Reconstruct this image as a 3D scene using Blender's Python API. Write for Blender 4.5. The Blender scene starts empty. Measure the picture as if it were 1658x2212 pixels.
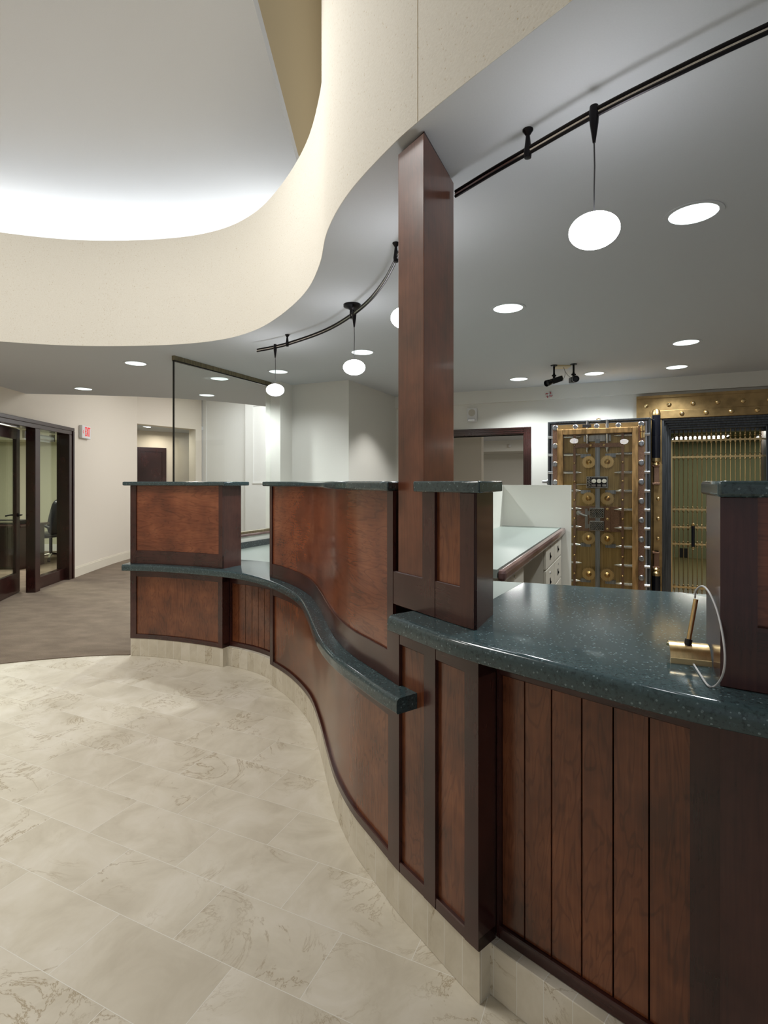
import bpy, bmesh, math, random
from mathutils import Vector, Matrix, geometry

random.seed(7)
PI = math.pi
SC = bpy.context.scene
COL = SC.collection

# ------------------------------------------------------------------ camera
H = 1.45                       # eye height, level with the slab caps
F = 1162.0                     # focal length in pixels of the 1658 px wide frame
cam_d = bpy.data.cameras.new('camera')
cam = bpy.data.objects.new('camera', cam_d)
COL.objects.link(cam)
cam.location = (0, 0, H)
cam.rotation_euler = (PI / 2, 0, 0)
cam_d.sensor_fit = 'HORIZONTAL'
cam_d.sensor_width = 36.0
cam_d.lens = F / 1658.0 * 36.0
cam_d.shift_y = -65.0 / 1658.0
cam_d.clip_start = 0.02
SC.camera = cam

# ------------------------------------------------------------------ world, exposure
w = bpy.data.worlds.new('world')
SC.world = w
w.use_nodes = True
w.node_tree.nodes['Background'].inputs[0].default_value = (0.92, 0.95, 1.0, 1)
w.node_tree.nodes['Background'].inputs[1].default_value = 0.34
SC.view_settings.view_transform = 'Standard'
SC.view_settings.look = 'None'
SC.view_settings.gamma = 1.0
SC.view_settings.exposure = 0.0
SC.view_settings.use_curve_mapping = False

# light levels (watts), used by the lamps' builders
W_DOWN = 88.0
E_PENDANT = 19.0
W_COVE = 4.6
W_REAR = 58.0


def area(name, loc, size, watts, color=(1, 1, 1), size_y=None, rot=(0, 0, 0)):
    d = bpy.data.lights.new(name, 'AREA')
    d.energy = watts
    d.color = color
    d.size = size
    if size_y:
        d.shape = 'RECTANGLE'
        d.size_y = size_y
    o = bpy.data.objects.new(name, d)
    o.location = loc
    o.rotation_euler = rot
    COL.objects.link(o)
    return o


# ceiling lights of the rooms around the lobby, then added fill lamps
area('rear_ceiling_light', (-2.5, 9.6, 3.25), 2.4, W_REAR, (0.98, 0.98, 1.0))
area('rear_ceiling_light', (-1.7, 9.0, 3.25), 1.0, 42, (0.93, 0.96, 1.0))
area('office_ceiling_light', (-6.3, 8.6, 2.5), 1.0, 100, (1.0, 0.98, 0.90))
area('corridor_ceiling_light', (-4.75, 11.6, 2.5), 0.5, 8, (1.0, 0.93, 0.76))
area('side_room_light', (2.25, 8.9, 2.2), 0.5, 22, (1, 0.98, 0.94))
area('vault_light', (4.9, 8.2, 2.19), 0.9, 34, (1.0, 0.97, 0.85))
area('lobby_fill_light', (-1.5, 2.45, 4.05), 0.7, 50, (1.0, 0.985, 0.96))  # fill lamp added out of view to brighten the lobby floor
area('lobby_fill_light', (-3.2, 2.3, 4.05), 0.7, 28, (1.0, 0.97, 0.92))  # second added lobby fill, also out of view
area('attic_fill_light', (2.6, 5.4, 4.4), 1.2, 34, (1.0, 0.93, 0.78), rot=(0, math.radians(100), 0))  # unseen lamp added to brighten the beige fascia


# ------------------------------------------------------------------ helpers
def lin(r, g, b):
    f = lambda c: (c / 255 / 12.92) if c / 255 <= 0.04045 else ((c / 255 + 0.055) / 1.055) ** 2.4
    return (f(r), f(g), f(b), 1)


class NT:
    def __init__(s, name):
        s.m = bpy.data.materials.new(name)
        s.m.use_nodes = True
        s.t = s.m.node_tree
        s.b = s.t.nodes['Principled BSDF']

    def n(s, typ, **kw):
        x = s.t.nodes.new(typ)
        for k, v in kw.items():
            if k in x.inputs:
                x.inputs[k].default_value = v
            else:
                setattr(x, k, v)
        return x

    def l(s, a, ao, b, bi):
        s.t.links.new(a.outputs[ao], b.inputs[bi])

    def ramp(s, stops):
        r = s.n('ShaderNodeValToRGB')
        el = r.color_ramp.elements
        while len(el) < len(stops):
            el.new(0.5)
        for e, (p, c) in zip(el, stops):
            e.position = p
            e.color = c
        return r

    def coord(s, out='Object', scale=(1, 1, 1), rot=(0, 0, 0), loc=(0, 0, 0)):
        c = s.n('ShaderNodeTexCoord')
        m = s.n('ShaderNodeMapping')
        m.inputs['Scale'].default_value = scale
        m.inputs['Rotation'].default_value = rot
        m.inputs['Location'].default_value = loc
        s.l(c, out, m, 'Vector')
        return m

    def bump(s, src, out, strength, dist=0.01):
        b = s.n('ShaderNodeBump')
        b.inputs['Strength'].default_value = strength
        b.inputs['Distance'].default_value = dist
        s.l(src, out, b, 'Height')
        s.l(b, 'Normal', s.b, 'Normal')


def plain(name, col, rough=0.5, metal=0.0, spec=0.5, bump=0.0, bscale=200, emit=None, estr=0):
    t = NT(name)
    t.b.inputs['Base Color'].default_value = col
    t.b.inputs['Roughness'].default_value = rough
    t.b.inputs['Metallic'].default_value = metal
    t.b.inputs['Specular IOR Level'].default_value = spec
    if emit:
        t.b.inputs['Emission Color'].default_value = emit
        t.b.inputs['Emission Strength'].default_value = estr
    m = t.coord()
    nz = t.n('ShaderNodeTexNoise', Scale=bscale, Detail=2.0)
    t.l(m, 'Vector', nz, 'Vector')
    if bump:
        t.bump(nz, 'Fac', bump, 0.004)
    # slight procedural tone variation
    mx = t.n('ShaderNodeMixRGB', blend_type='MULTIPLY')
    mx.inputs['Fac'].default_value = 0.06
    mx.inputs['Color1'].default_value = col
    t.l(nz, 'Fac', mx, 'Color2')
    t.l(mx, 'Color', t.b, 'Base Color')
    return t.m


def wood(name, dark, mid, light, grain='v', coord='UV', rough=0.26, scale=1.0, lines=0.35, coat=0.25):
    t = NT(name)
    if coord == 'UV':
        sc = (5, 0.9, 1) if grain == 'v' else (0.9, 5, 1)
    else:
        sc = (5, 5, 0.9) if grain == 'v' else (0.9, 5, 5)
    m = t.coord(coord, tuple(c * scale for c in sc))
    n1 = t.n('ShaderNodeTexNoise', Scale=1.1, Detail=3.0, Roughness=0.55, Distortion=1.7)
    t.l(m, 'Vector', n1, 'Vector')
    # contour lines of the same noise make the cathedral grain
    mu = t.n('ShaderNodeMath', operation='MULTIPLY')
    mu.inputs[1].default_value = 75
    t.l(n1, 'Fac', mu, 0)
    si = t.n('ShaderNodeMath', operation='SINE')
    t.l(mu, 'Value', si, 0)
    rl = t.ramp([(0.55, (0, 0, 0, 1)), (1.0, (1, 1, 1, 1))])
    t.l(si, 'Value', rl, 'Fac')
    fine = t.coord(coord, tuple(c * scale * 26 if c > 1 else c * scale * 5 for c in sc))
    n2 = t.n('ShaderNodeTexNoise', Scale=1.0, Detail=3.0, Roughness=0.6)
    t.l(fine, 'Vector', n2, 'Vector')
    blot = t.n('ShaderNodeTexNoise', Scale=4.5, Detail=3.0, Roughness=0.6)
    cb = t.coord(coord, (1, 1, 1), loc=(3.1, 1.7, 0.3))
    t.l(cb, 'Vector', blot, 'Vector')
    ad = t.n('ShaderNodeMath', operation='MULTIPLY_ADD')
    ad.inputs[1].default_value = 0.45
    t.l(n2, 'Fac', ad, 0)
    t.l(blot, 'Fac', ad, 2)
    hf = t.n('ShaderNodeMath', operation='MULTIPLY')
    hf.inputs[1].default_value = 1 / 1.45
    t.l(ad, 'Value', hf, 0)
    r = t.ramp([(0.33, dark), (0.5, mid), (0.68, light)])
    t.l(hf, 'Value', r, 'Fac')
    mx = t.n('ShaderNodeMixRGB', blend_type='MULTIPLY')
    mf = t.n('ShaderNodeMath', operation='MULTIPLY')
    mf.inputs[1].default_value = lines
    t.l(rl, 'Color', mf, 0)
    t.l(mf, 'Value', mx, 'Fac')
    t.l(r, 'Color', mx, 'Color1')
    mx.inputs['Color2'].default_value = (0.45, 0.38, 0.34, 1)
    t.l(mx, 'Color', t.b, 'Base Color')
    t.b.inputs['Roughness'].default_value = rough
    t.b.inputs['Coat Weight'].default_value = coat
    t.b.inputs['Coat Roughness'].default_value = 0.12
    t.bump(n2, 'Fac', 0.06, 0.002)
    return t.m


def granite(name, base, light, rough=0.12):
    t = NT(name)
    m = t.coord()
    v1 = t.n('ShaderNodeTexVoronoi', Scale=165.0, Randomness=1.0)
    t.l(m, 'Vector', v1, 'Vector')
    n1 = t.n('ShaderNodeTexNoise', Scale=110.0, Detail=4.0, Roughness=0.7)
    t.l(m, 'Vector', n1, 'Vector')
    n2 = t.n('ShaderNodeTexNoise', Scale=190.0, Detail=2.0)
    t.l(m, 'Vector', n2, 'Vector')
    d = tuple(c * 0.55 for c in base[:3]) + (1,)
    l2 = tuple(min(1, c * 1.5) for c in base[:3]) + (1,)
    r1 = t.ramp([(0.36, d), (0.48, base), (0.60, base), (0.70, l2)])
    t.l(n1, 'Fac', r1, 'Fac')
    cell = t.n('ShaderNodeSeparateColor')
    t.l(v1, 'Color', cell, 'Color')
    gt = t.n('ShaderNodeMath', operation='GREATER_THAN')
    gt.inputs[1].default_value = 0.9
    t.l(cell, 'Red', gt, 0)
    ds = t.n('ShaderNodeMath', operation='LESS_THAN')
    ds.inputs[1].default_value = 0.42
    t.l(v1, 'Distance', ds, 0)
    mu = t.n('ShaderNodeMath', operation='MULTIPLY')
    t.l(gt, 'Value', mu, 0)
    t.l(ds, 'Value', mu, 1)
    mv = t.n('ShaderNodeMath', operation='MULTIPLY')
    t.l(mu, 'Value', mv, 0)
    t.l(n2, 'Fac', mv, 1)
    mx = t.n('ShaderNodeMixRGB')
    t.l(mv, 'Value', mx, 'Fac')
    t.l(r1, 'Color', mx, 'Color1')
    mx.inputs['Color2'].default_value = light
    t.l(mx, 'Color', t.b, 'Base Color')
    t.b.inputs['Roughness'].default_value = rough
    t.b.inputs['Specular IOR Level'].default_value = 0.5
    return t.m


PHI = math.atan2(-0.4155, 0.9096)          # the building's own axes, turned from the camera


def marble(name, uv=False):
    t = NT(name)
    if uv:
        m = t.coord('UV', (1, 1, 1), loc=(0.03, 0, 0))
        m3 = t.coord('Object')
    else:
        m = t.coord('Object')
        m3 = m
        # x,y -> building axes, origin on a tile joint
        vr = t.n('ShaderNodeVectorRotate', rotation_type='Z_AXIS')
        vr.inputs['Angle'].default_value = -PHI
        t.l(m, 'Vector', vr, 'Vector')
        ad = t.n('ShaderNodeVectorMath', operation='ADD')
        ad.inputs[1].default_value = (1.3175 - 0.2385, -1.2738, 0)
        t.l(vr, 'Vector', ad, 0)
        m = ad
    br = t.n('ShaderNodeTexBrick')
    br.offset = 0.0 if uv else 0.5
    br.inputs['Scale'].default_value = 1.0
    br.inputs['Brick Width'].default_value = 0.079 if uv else 0.477
    br.inputs['Row Height'].default_value = 10.0 if uv else 0.2436
    br.inputs['Mortar Size'].default_value = 0.0011 if uv else 0.0010
    br.inputs['Mortar Smooth'].default_value = 0.1
    br.inputs['Color1'].default_value = (0.0, 0.0, 0.0, 1)
    br.inputs['Color2'].default_value = (1, 1, 1, 1)
    br.inputs['Mortar'].default_value = (0.5, 0.5, 0.5, 1)
    t.l(m, 'Vector', br, 'Vector')
    # each tile gets its own patch of stone
    off = t.n('ShaderNodeVectorMath', operation='MULTIPLY')
    off.inputs[1].default_value = (7.0, 5.0, 3.0)
    t.l(br, 'Color', off, 0)
    pos = t.n('ShaderNodeVectorMath', operation='ADD')
    t.l(m3, 'Vector', pos, 0)
    t.l(off, 'Vector', pos, 1)
    cloud = t.n('ShaderNodeTexNoise', Scale=4.0, Detail=5.0, Roughness=0.62, Distortion=0.6)
    t.l(pos, 'Vector', cloud, 'Vector')
    base = t.ramp([(0.30, lin(202, 193, 174)), (0.5, lin(216, 208, 190)), (0.68, lin(226, 219, 204))])
    t.l(cloud, 'Fac', base, 'Fac')
    # thin veins: zero crossings of a distorted noise, present only in patches
    vn = t.n('ShaderNodeTexNoise', Scale=3.2, Detail=7.0, Roughness=0.66, Distortion=1.4)
    t.l(pos, 'Vector', vn, 'Vector')
    sb = t.n('ShaderNodeMath', operation='SUBTRACT')
    sb.inputs[1].default_value = 0.5
    t.l(vn, 'Fac', sb, 0)
    ab = t.n('ShaderNodeMath', operation='ABSOLUTE')
    t.l(sb, 'Value', ab, 0)
    vr2 = t.ramp([(0.0, (1, 1, 1, 1)), (0.007, (0.35, 0.35, 0.35, 1)), (0.022, (0, 0, 0, 1))])
    t.l(ab, 'Value', vr2, 'Fac')
    pn = t.n('ShaderNodeTexNoise', Scale=2.1, Detail=2.0)
    t.l(pos, 'Vector', pn, 'Vector')
    pr = t.ramp([(0.47, (0, 0, 0, 1)), (0.62, (1, 1, 1, 1))])
    t.l(pn, 'Fac', pr, 'Fac')
    vm = t.n('ShaderNodeMath', operation='MULTIPLY')
    t.l(vr2, 'Color', vm, 0)
    t.l(pr, 'Color', vm, 1)
    vs = t.n('ShaderNodeMath', operation='MULTIPLY')
    vs.inputs[1].default_value = 0.8
    t.l(vm, 'Value', vs, 0)
    mx = t.n('ShaderNodeMixRGB')
    t.l(vs, 'Value', mx, 'Fac')
    t.l(base, 'Color', mx, 'Color1')
    mx.inputs['Color2'].default_value = lin(150, 128, 88)
    # smoky blotches
    bn = t.n('ShaderNodeTexNoise', Scale=5.5, Detail=6.0, Roughness=0.7, Distortion=1.0)
    t.l(pos, 'Vector', bn, 'Vector')
    bb = t.ramp([(0.64, (0, 0, 0, 1)), (0.80, (0.6, 0.6, 0.6, 1))])
    t.l(bn, 'Fac', bb, 'Fac')
    mb_ = t.n('ShaderNodeMixRGB')
    t.l(bb, 'Color', mb_, 'Fac')
    t.l(mx, 'Color', mb_, 'Color1')
    mb_.inputs['Color2'].default_value = lin(158, 146, 118)
    gx = t.n('ShaderNodeMixRGB')
    t.l(br, 'Fac', gx, 'Fac')
    t.l(mb_, 'Color', gx, 'Color1')
    gx.inputs['Color2'].default_value = lin(232, 229, 220)
    t.l(gx, 'Color', t.b, 'Base Color')
    rr = t.ramp([(0.0, (0.38, 0.38, 0.38, 1)), (1.0, (0.6, 0.6, 0.6, 1))])
    t.l(br, 'Fac', rr, 'Fac')
    t.l(rr, 'Color', t.b, 'Roughness')
    t.b.inputs['Specular IOR Level'].default_value = 0.28
    return t.m


def carpet_mat():
    t = NT('taupe_carpet')
    m = t.coord('Object', (1.6, 3.0, 1), rot=(0, 0, 0.5))
    n1 = t.n('ShaderNodeTexNoise', Scale=2.2, Detail=4.0, Roughness=0.6)
    t.l(m, 'Vector', n1, 'Vector')
    c2 = t.coord('Object')
    n2 = t.n('ShaderNodeTexNoise', Scale=160.0, Detail=2.0)
    t.l(c2, 'Vector', n2, 'Vector')
    r = t.ramp([(0.3, lin(112, 100, 87)), (0.5, lin(122, 109, 95)), (0.7, lin(133, 119, 104))])
    t.l(n1, 'Fac', r, 'Fac')
    mx = t.n('ShaderNodeMixRGB', blend_type='OVERLAY')
    mx.inputs['Fac'].default_value = 0.3
    t.l(r, 'Color', mx, 'Color1')
    t.l(n2, 'Fac', mx, 'Color2')
    t.l(mx, 'Color', t.b, 'Base Color')
    t.b.inputs['Roughness'].default_value = 0.95
    t.b.inputs['Specular IOR Level'].default_value = 0.1
    t.bump(n2, 'Fac', 0.5, 0.004)
    return t.m


def stucco():
    t = NT('speckled_cream_stucco')
    m = t.coord()
    n = t.n('ShaderNodeTexNoise', Scale=120.0, Detail=2.0)
    t.l(m, 'Vector', n, 'Vector')
    r = t.ramp([(0.24, lin(196, 180, 150)), (0.33, lin(224, 219, 207)), (0.75, lin(229, 225, 214))])
    t.l(n, 'Fac', r, 'Fac')
    t.l(r, 'Color', t.b, 'Base Color')
    t.b.inputs['Roughness'].default_value = 0.85
    t.b.inputs['Specular IOR Level'].default_value = 0.2
    t.bump(n, 'Fac', 0.25, 0.003)
    return t.m


def pane(name, tint, refl=0.1):
    t = NT(name)
    out = t.t.nodes['Material Output']
    tr = t.n('ShaderNodeBsdfTransparent')
    tr.inputs[0].default_value = tint
    gl = t.n('ShaderNodeBsdfGlossy')
    gl.inputs['Roughness'].default_value = 0.01
    fr = t.n('ShaderNodeLayerWeight')
    fr.inputs['Blend'].default_value = 0.5
    pw = t.n('ShaderNodeMath', operation='POWER')
    pw.inputs[1].default_value = 4.0
    t.l(fr, 'Facing', pw, 0)
    ma = t.n('ShaderNodeMath', operation='MULTIPLY_ADD')
    ma.inputs[1].default_value = 0.5
    ma.inputs[2].default_value = refl
    t.l(pw, 'Value', ma, 0)
    mx = t.n('ShaderNodeMixShader')
    t.l(ma, 'Value', mx, 0)
    t.l(tr, 0, mx, 1)
    t.l(gl, 0, mx, 2)
    t.l(mx, 0, out, 'Surface')
    return t.m


def brushed(name, col, rough=0.3, metal=1.0, var=0.4, scale=(40, 40, 2)):
    t = NT(name)
    m = t.coord('Object', scale)
    n = t.n('ShaderNodeTexNoise', Scale=2.0, Detail=4.0)
    t.l(m, 'Vector', n, 'Vector')
    d = tuple(c * (1 - var) for c in col[:3]) + (1,)
    l2 = tuple(min(1, c * (1 + var * 0.5)) for c in col[:3]) + (1,)
    r = t.ramp([(0.3, d), (0.55, col), (0.75, l2)])
    t.l(n, 'Fac', r, 'Fac')
    t.l(r, 'Color', t.b, 'Base Color')
    t.b.inputs['Metallic'].default_value = metal
    t.b.inputs['Roughness'].default_value = rough
    return t.m


M = {}
M['panel_v'] = wood('stained_birch_upright_grain', lin(80, 42, 24), lin(112, 62, 36), lin(138, 82, 50), 'v', lines=0.5)
M['panel_h'] = wood('stained_birch_level_grain', lin(92, 49, 31), lin(124, 68, 43), lin(146, 87, 57), 'h', lines=0.5)
M['stile'] = wood('dark_cherry_frame', lin(44, 21, 20), lin(62, 31, 28), lin(76, 40, 34), 'v', lines=0.15)
M['rail'] = wood('dark_cherry_rail', lin(44, 21, 20), lin(62, 31, 28), lin(76, 40, 34), 'h', lines=0.15)
M['post'] = wood('column_cherry', lin(72, 40, 28), lin(104, 60, 42), lin(128, 78, 56), 'v', 'Object', lines=0.2, rough=0.3)
M['darkwood'] = wood('door_cherry', lin(30, 14, 12), lin(46, 22, 19), lin(58, 29, 25), 'v', 'Object', lines=0.15, rough=0.22)
M['side'] = wood('cherry_side_panel', lin(56, 28, 24), lin(74, 40, 34), lin(88, 50, 42), 'v', 'Object', lines=0.15, rough=0.22)
M['carcass'] = plain('carcass_black_brown', lin(30, 17, 14), 0.6)
M['groove'] = plain('groove_black', lin(16, 9, 8), 0.7)
M['granite'] = granite('teal_granite', lin(60, 77, 80), lin(132, 152, 156))
M['granite_grey'] = granite('charcoal_granite', lin(60, 66, 68), lin(160, 168, 172), 0.2)
M['tile'] = marble('cream_marble_floor')
M['plinth'] = marble('cream_marble_plinth', True)
M['carpet'] = carpet_mat()
M['stucco'] = stucco()
M['wall'] = plain('cream_wallcovering', lin(226, 217, 202), 0.9, spec=0.15, bump=0.15, bscale=260)
M['wall_cool'] = plain('pale_wallcovering', lin(226, 224, 216), 0.9, spec=0.15, bump=0.15, bscale=260)
M['white'] = plain('white_paint', lin(236, 236, 232), 0.75, spec=0.2)
M['ceil'] = plain('soffit_paint', lin(206, 209, 212), 0.9, spec=0.15)
M['cloud'] = plain('cloud_ceiling_paint', lin(230, 232, 236), 0.9, spec=0.1)
M['beige'] = plain('beige_upper_paint', lin(206, 190, 158), 0.9, spec=0.1)
M['green'] = plain('sage_green_paint', lin(112, 114, 86), 0.85, spec=0.2)
M['office'] = plain('office_sage_paint', lin(206, 205, 182), 0.9, spec=0.15)
M['base'] = plain('baseboard_paint', lin(226, 218, 200), 0.5)
M['black'] = plain('black_metal', lin(22, 22, 24), 0.35, 0.6)
M['blackplastic'] = plain('black_plastic', lin(20, 20, 22), 0.4)
M['bronze'] = plain('dark_bronze', lin(40, 38, 40), 0.3, 0.9)
M['leather'] = plain('black_leather', lin(20, 22, 26), 0.35, bump=0.3, bscale=180)
M['chrome'] = plain('chrome', (0.75, 0.76, 0.78, 1), 0.16, 1.0)
M['steel'] = brushed('machined_steel', (0.42, 0.43, 0.45, 1), 0.28)
M['darksteel'] = brushed('dark_steel', (0.13, 0.14, 0.15, 1), 0.32)
M['bluesteel'] = brushed('blued_steel_strap', (0.34, 0.37, 0.42, 1), 0.35)
M['brass'] = brushed('polished_brass', (0.78, 0.57, 0.28, 1), 0.28, var=0.2)
M['bronzeplate'] = brushed('bronze_plate', (0.46, 0.31, 0.14, 1), 0.36, var=0.3, scale=(6, 6, 6))
M['goldframe'] = brushed('worn_gold_frame', (0.55, 0.34, 0.15, 1), 0.4, var=0.55, scale=(14, 14, 3))
M['goldback'] = brushed('brushed_gold_plate', (0.46, 0.33, 0.15, 1), 0.4, var=0.3, scale=(60, 60, 1.5))
M['copper'] = brushed('engraved_copper_strap', (0.33, 0.20, 0.14, 1), 0.4, var=0.5, scale=(110, 110, 110))
M['navy'] = plain('black_lacquer', lin(13, 14, 20), 0.18)
M['laminate'] = plain('grey_green_laminate', lin(130, 138, 131), 0.35, bump=0.03)
M['deskwood'] = wood('mauve_brown_edge', lin(70, 48, 46), lin(104, 80, 76), lin(126, 100, 94), 'v', 'Object', lines=0.1, rough=0.2)
M['metalgrey'] = plain('putty_metal', lin(196, 190, 176), 0.45)
M['putty'] = plain('putty_panel', lin(216, 214, 204), 0.6)
M['plastic'] = plain('white_plastic', lin(225, 224, 222), 0.4)
M['red'] = plain('red_letters', lin(225, 40, 40), 0.5, emit=lin(235, 40, 40), estr=0.5)
M['redwhite'] = plain('red_plastic', lin(170, 50, 50), 0.4)
M['glass'] = pane('clear_partition_glass', (0.94, 0.955, 0.945, 1), 0.03)
M['winglass'] = pane('window_glass', (0.92, 0.95, 0.90, 1), 0.03)
M['vaultglass'] = pane('display_glass', (0.93, 0.92, 0.88, 1), 0.02)
M['glassedge'] = plain('dark_glass_edge', lin(8, 12, 10), 0.2)
M['railbrass'] = brushed('antique_channel', (0.30, 0.26, 0.17, 1), 0.4)
M['globe'] = plain('lit_opal_glass', (1, 1, 1, 1), 0.3, emit=(0.97, 0.97, 1.0, 1), estr=E_PENDANT)
M['lamp'] = plain('downlight_lens', (1, 1, 1, 1), 0.4, emit=(0.95, 1.0, 0.98, 1), estr=3.0)
M['reflector'] = plain('white_reflector_glow', lin(240, 246, 246), 0.3, emit=(0.93, 1.0, 0.99, 1), estr=0.55)  # own emission stands in for lamp light falling on the reflector
M['cove'] = plain('cove_tube', (1, 1, 1, 1), 0.4, emit=(1, 1, 0.98, 1), estr=2.0)
M['panel_light'] = plain('fluorescent_panel', (1, 1, 1, 1), 0.4, emit=(1.0, 1.0, 0.9, 1), estr=3.0)
M['cable'] = plain('white_cable', lin(190, 190, 190), 0.5)
M['ivory'] = plain('ivory_lip', lin(214, 196, 150), 0.4)
M['desk'] = wood('office_desk_mahogany', lin(26, 11, 10), lin(40, 16, 14), lin(52, 22, 18), 'h', 'Object', lines=0.1)
M['cord'] = plain('grey_cord', lin(60, 60, 62), 0.4)


def empty(name, loc=(0, 0, 0), rz=0.0):
    o = bpy.data.objects.new(name, None)
    o.location = loc
    o.rotation_euler = (0, 0, rz)
    o.empty_display_size = 0.1
    COL.objects.link(o)
    return o


def thing(name, label, cat, loc=(0, 0, 0), rz=0.0, group=None):
    o = empty(name, loc, rz)
    o['label'] = label
    o['category'] = cat
    if group:
        o['group'] = group
    return o


def mat_of(o):
    return Matrix.Translation(o.location) @ o.rotation_euler.to_matrix().to_4x4()


def obj(name, bm, mat, parent=None, world=False, smooth=False, bevel=0.0):
    """link a bmesh as one mesh object; world=True: coordinates are the room's, parent an unparented Empty"""
    if parent is not None and world:
        bm.transform(mat_of(parent).inverted())
    bmesh.ops.recalc_face_normals(bm, faces=bm.faces)
    me = bpy.data.meshes.new(name)
    bm.to_mesh(me)
    bm.free()
    me.materials.append(M[mat] if isinstance(mat, str) else mat)
    if smooth:
        for p in me.polygons:
            p.use_smooth = True
        me.set_sharp_from_angle(angle=math.radians(35))
    o = bpy.data.objects.new(name, me)
    COL.objects.link(o)
    if parent is not None:
        o.parent = parent
    if bevel:
        b = o.modifiers.new('edge', 'BEVEL')
        b.width = bevel
        b.segments = 2
        b.limit_method = 'ANGLE'
    return o


def tag(o, label, cat, group=None):
    o['label'] = label
    o['category'] = cat
    if group:
        o['group'] = group
    return o


def struct(name, bm, mat, smooth=False, **kw):
    o = obj(name, bm, mat, smooth=smooth, **kw)
    o['kind'] = 'structure'
    return o


def dup(root, loc, rz=None, label=None):
    r = root.copy()
    COL.objects.link(r)
    r.location = loc
    if rz is not None:
        r.rotation_euler = (0, 0, rz)
    if label:
        r['label'] = label
    for ch in list(root.children):
        c = ch.copy()
        COL.objects.link(c)
        c.parent = r
        for g in list(ch.children):
            d = g.copy()
            COL.objects.link(d)
            d.parent = c
    return r


def BM():
    return bmesh.new()


def box(bm, x0, x1, y0, y1, z0, z1, mx=None):
    v = [bm.verts.new(Vector((x, y, z)) if mx is None else mx @ Vector((x, y, z)))
         for x in (x0, x1) for y in (y0, y1) for z in (z0, z1)]
    for f in ((0, 1, 3, 2), (4, 6, 7, 5), (0, 4, 5, 1), (2, 3, 7, 6), (0, 2, 6, 4), (1, 5, 7, 3)):
        bm.faces.new([v[i] for i in f])
    return bm


def bx(*a, mx=None):
    return box(BM(), *a, mx=mx)


def prism(bm, pts, z0, z1):
    lo = [bm.verts.new((p[0], p[1], z0)) for p in pts]
    hi = [bm.verts.new((p[0], p[1], z1)) for p in pts]
    bm.faces.new(lo[::-1])
    bm.faces.new(hi)
    n = len(pts)
    for i in range(n):
        bm.faces.new((lo[i], lo[(i + 1) % n], hi[(i + 1) % n], hi[i]))
    return bm


def tube(bm, pts, r, n=10, cap=True):
    pts = [Vector(p) for p in pts]
    rs = r if isinstance(r, (list, tuple)) else [r] * len(pts)
    rings = []
    ref = None
    for i, p in enumerate(pts):
        a = pts[max(i - 1, 0)]
        b = pts[min(i + 1, len(pts) - 1)]
        t = (b - a).normalized()
        if ref is None:
            ref = Vector((0, 0, 1)) if abs(t.z) < 0.9 else Vector((1, 0, 0))
        x = t.cross(ref)
        if x.length < 1e-5:
            x = t.orthogonal()
        x.normalize()
        y = t.cross(x)
        ref = -y if y.dot(ref) < 0 else y
        x = t.cross(ref).normalized()
        y = t.cross(x)
        rings.append([bm.verts.new(p + (x * math.cos(k * 2 * PI / n) + y * math.sin(k * 2 * PI / n)) * rs[i]) for k in range(n)])
    for a, b in zip(rings, rings[1:]):
        for k in range(n):
            bm.faces.new((a[k], a[(k + 1) % n], b[(k + 1) % n], b[k]))
    if cap:
        bm.faces.new(rings[0][::-1])
        bm.faces.new(rings[-1])
    return bm


def lathe(bm, prof, n=24, mx=None, cap=True):
    """prof: (radius, z) pairs from bottom to top"""
    rings = []
    for r, z in prof:
        if r < 1e-6:
            v = Vector((0, 0, z))
            rings.append([bm.verts.new(mx @ v if mx else v)])
        else:
            ring = []
            for k in range(n):
                v = Vector((r * math.cos(2 * PI * k / n), r * math.sin(2 * PI * k / n), z))
                ring.append(bm.verts.new(mx @ v if mx else v))
            rings.append(ring)
    for a, b in zip(rings, rings[1:]):
        if len(a) == 1 and len(b) == 1:
            continue
        for k in range(n):
            if len(a) == 1:
                bm.faces.new((a[0], b[(k + 1) % n], b[k]))
            elif len(b) == 1:
                bm.faces.new((a[k], a[(k + 1) % n], b[0]))
            else:
                bm.faces.new((a[k], a[(k + 1) % n], b[(k + 1) % n], b[k]))
    if cap:
        if len(rings[0]) > 1:
            bm.faces.new(rings[0][::-1])
        if len(rings[-1]) > 1:
            bm.faces.new(rings[-1])
    return bm


TOCAM = Matrix.Rotation(PI / 2, 4, 'X')        # lathe axis z -> local -y (out of a wall towards the lobby)


def at(x, y, z, rot=None):
    m = Matrix.Translation((x, y, z))
    return m @ rot if rot else m


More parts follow.
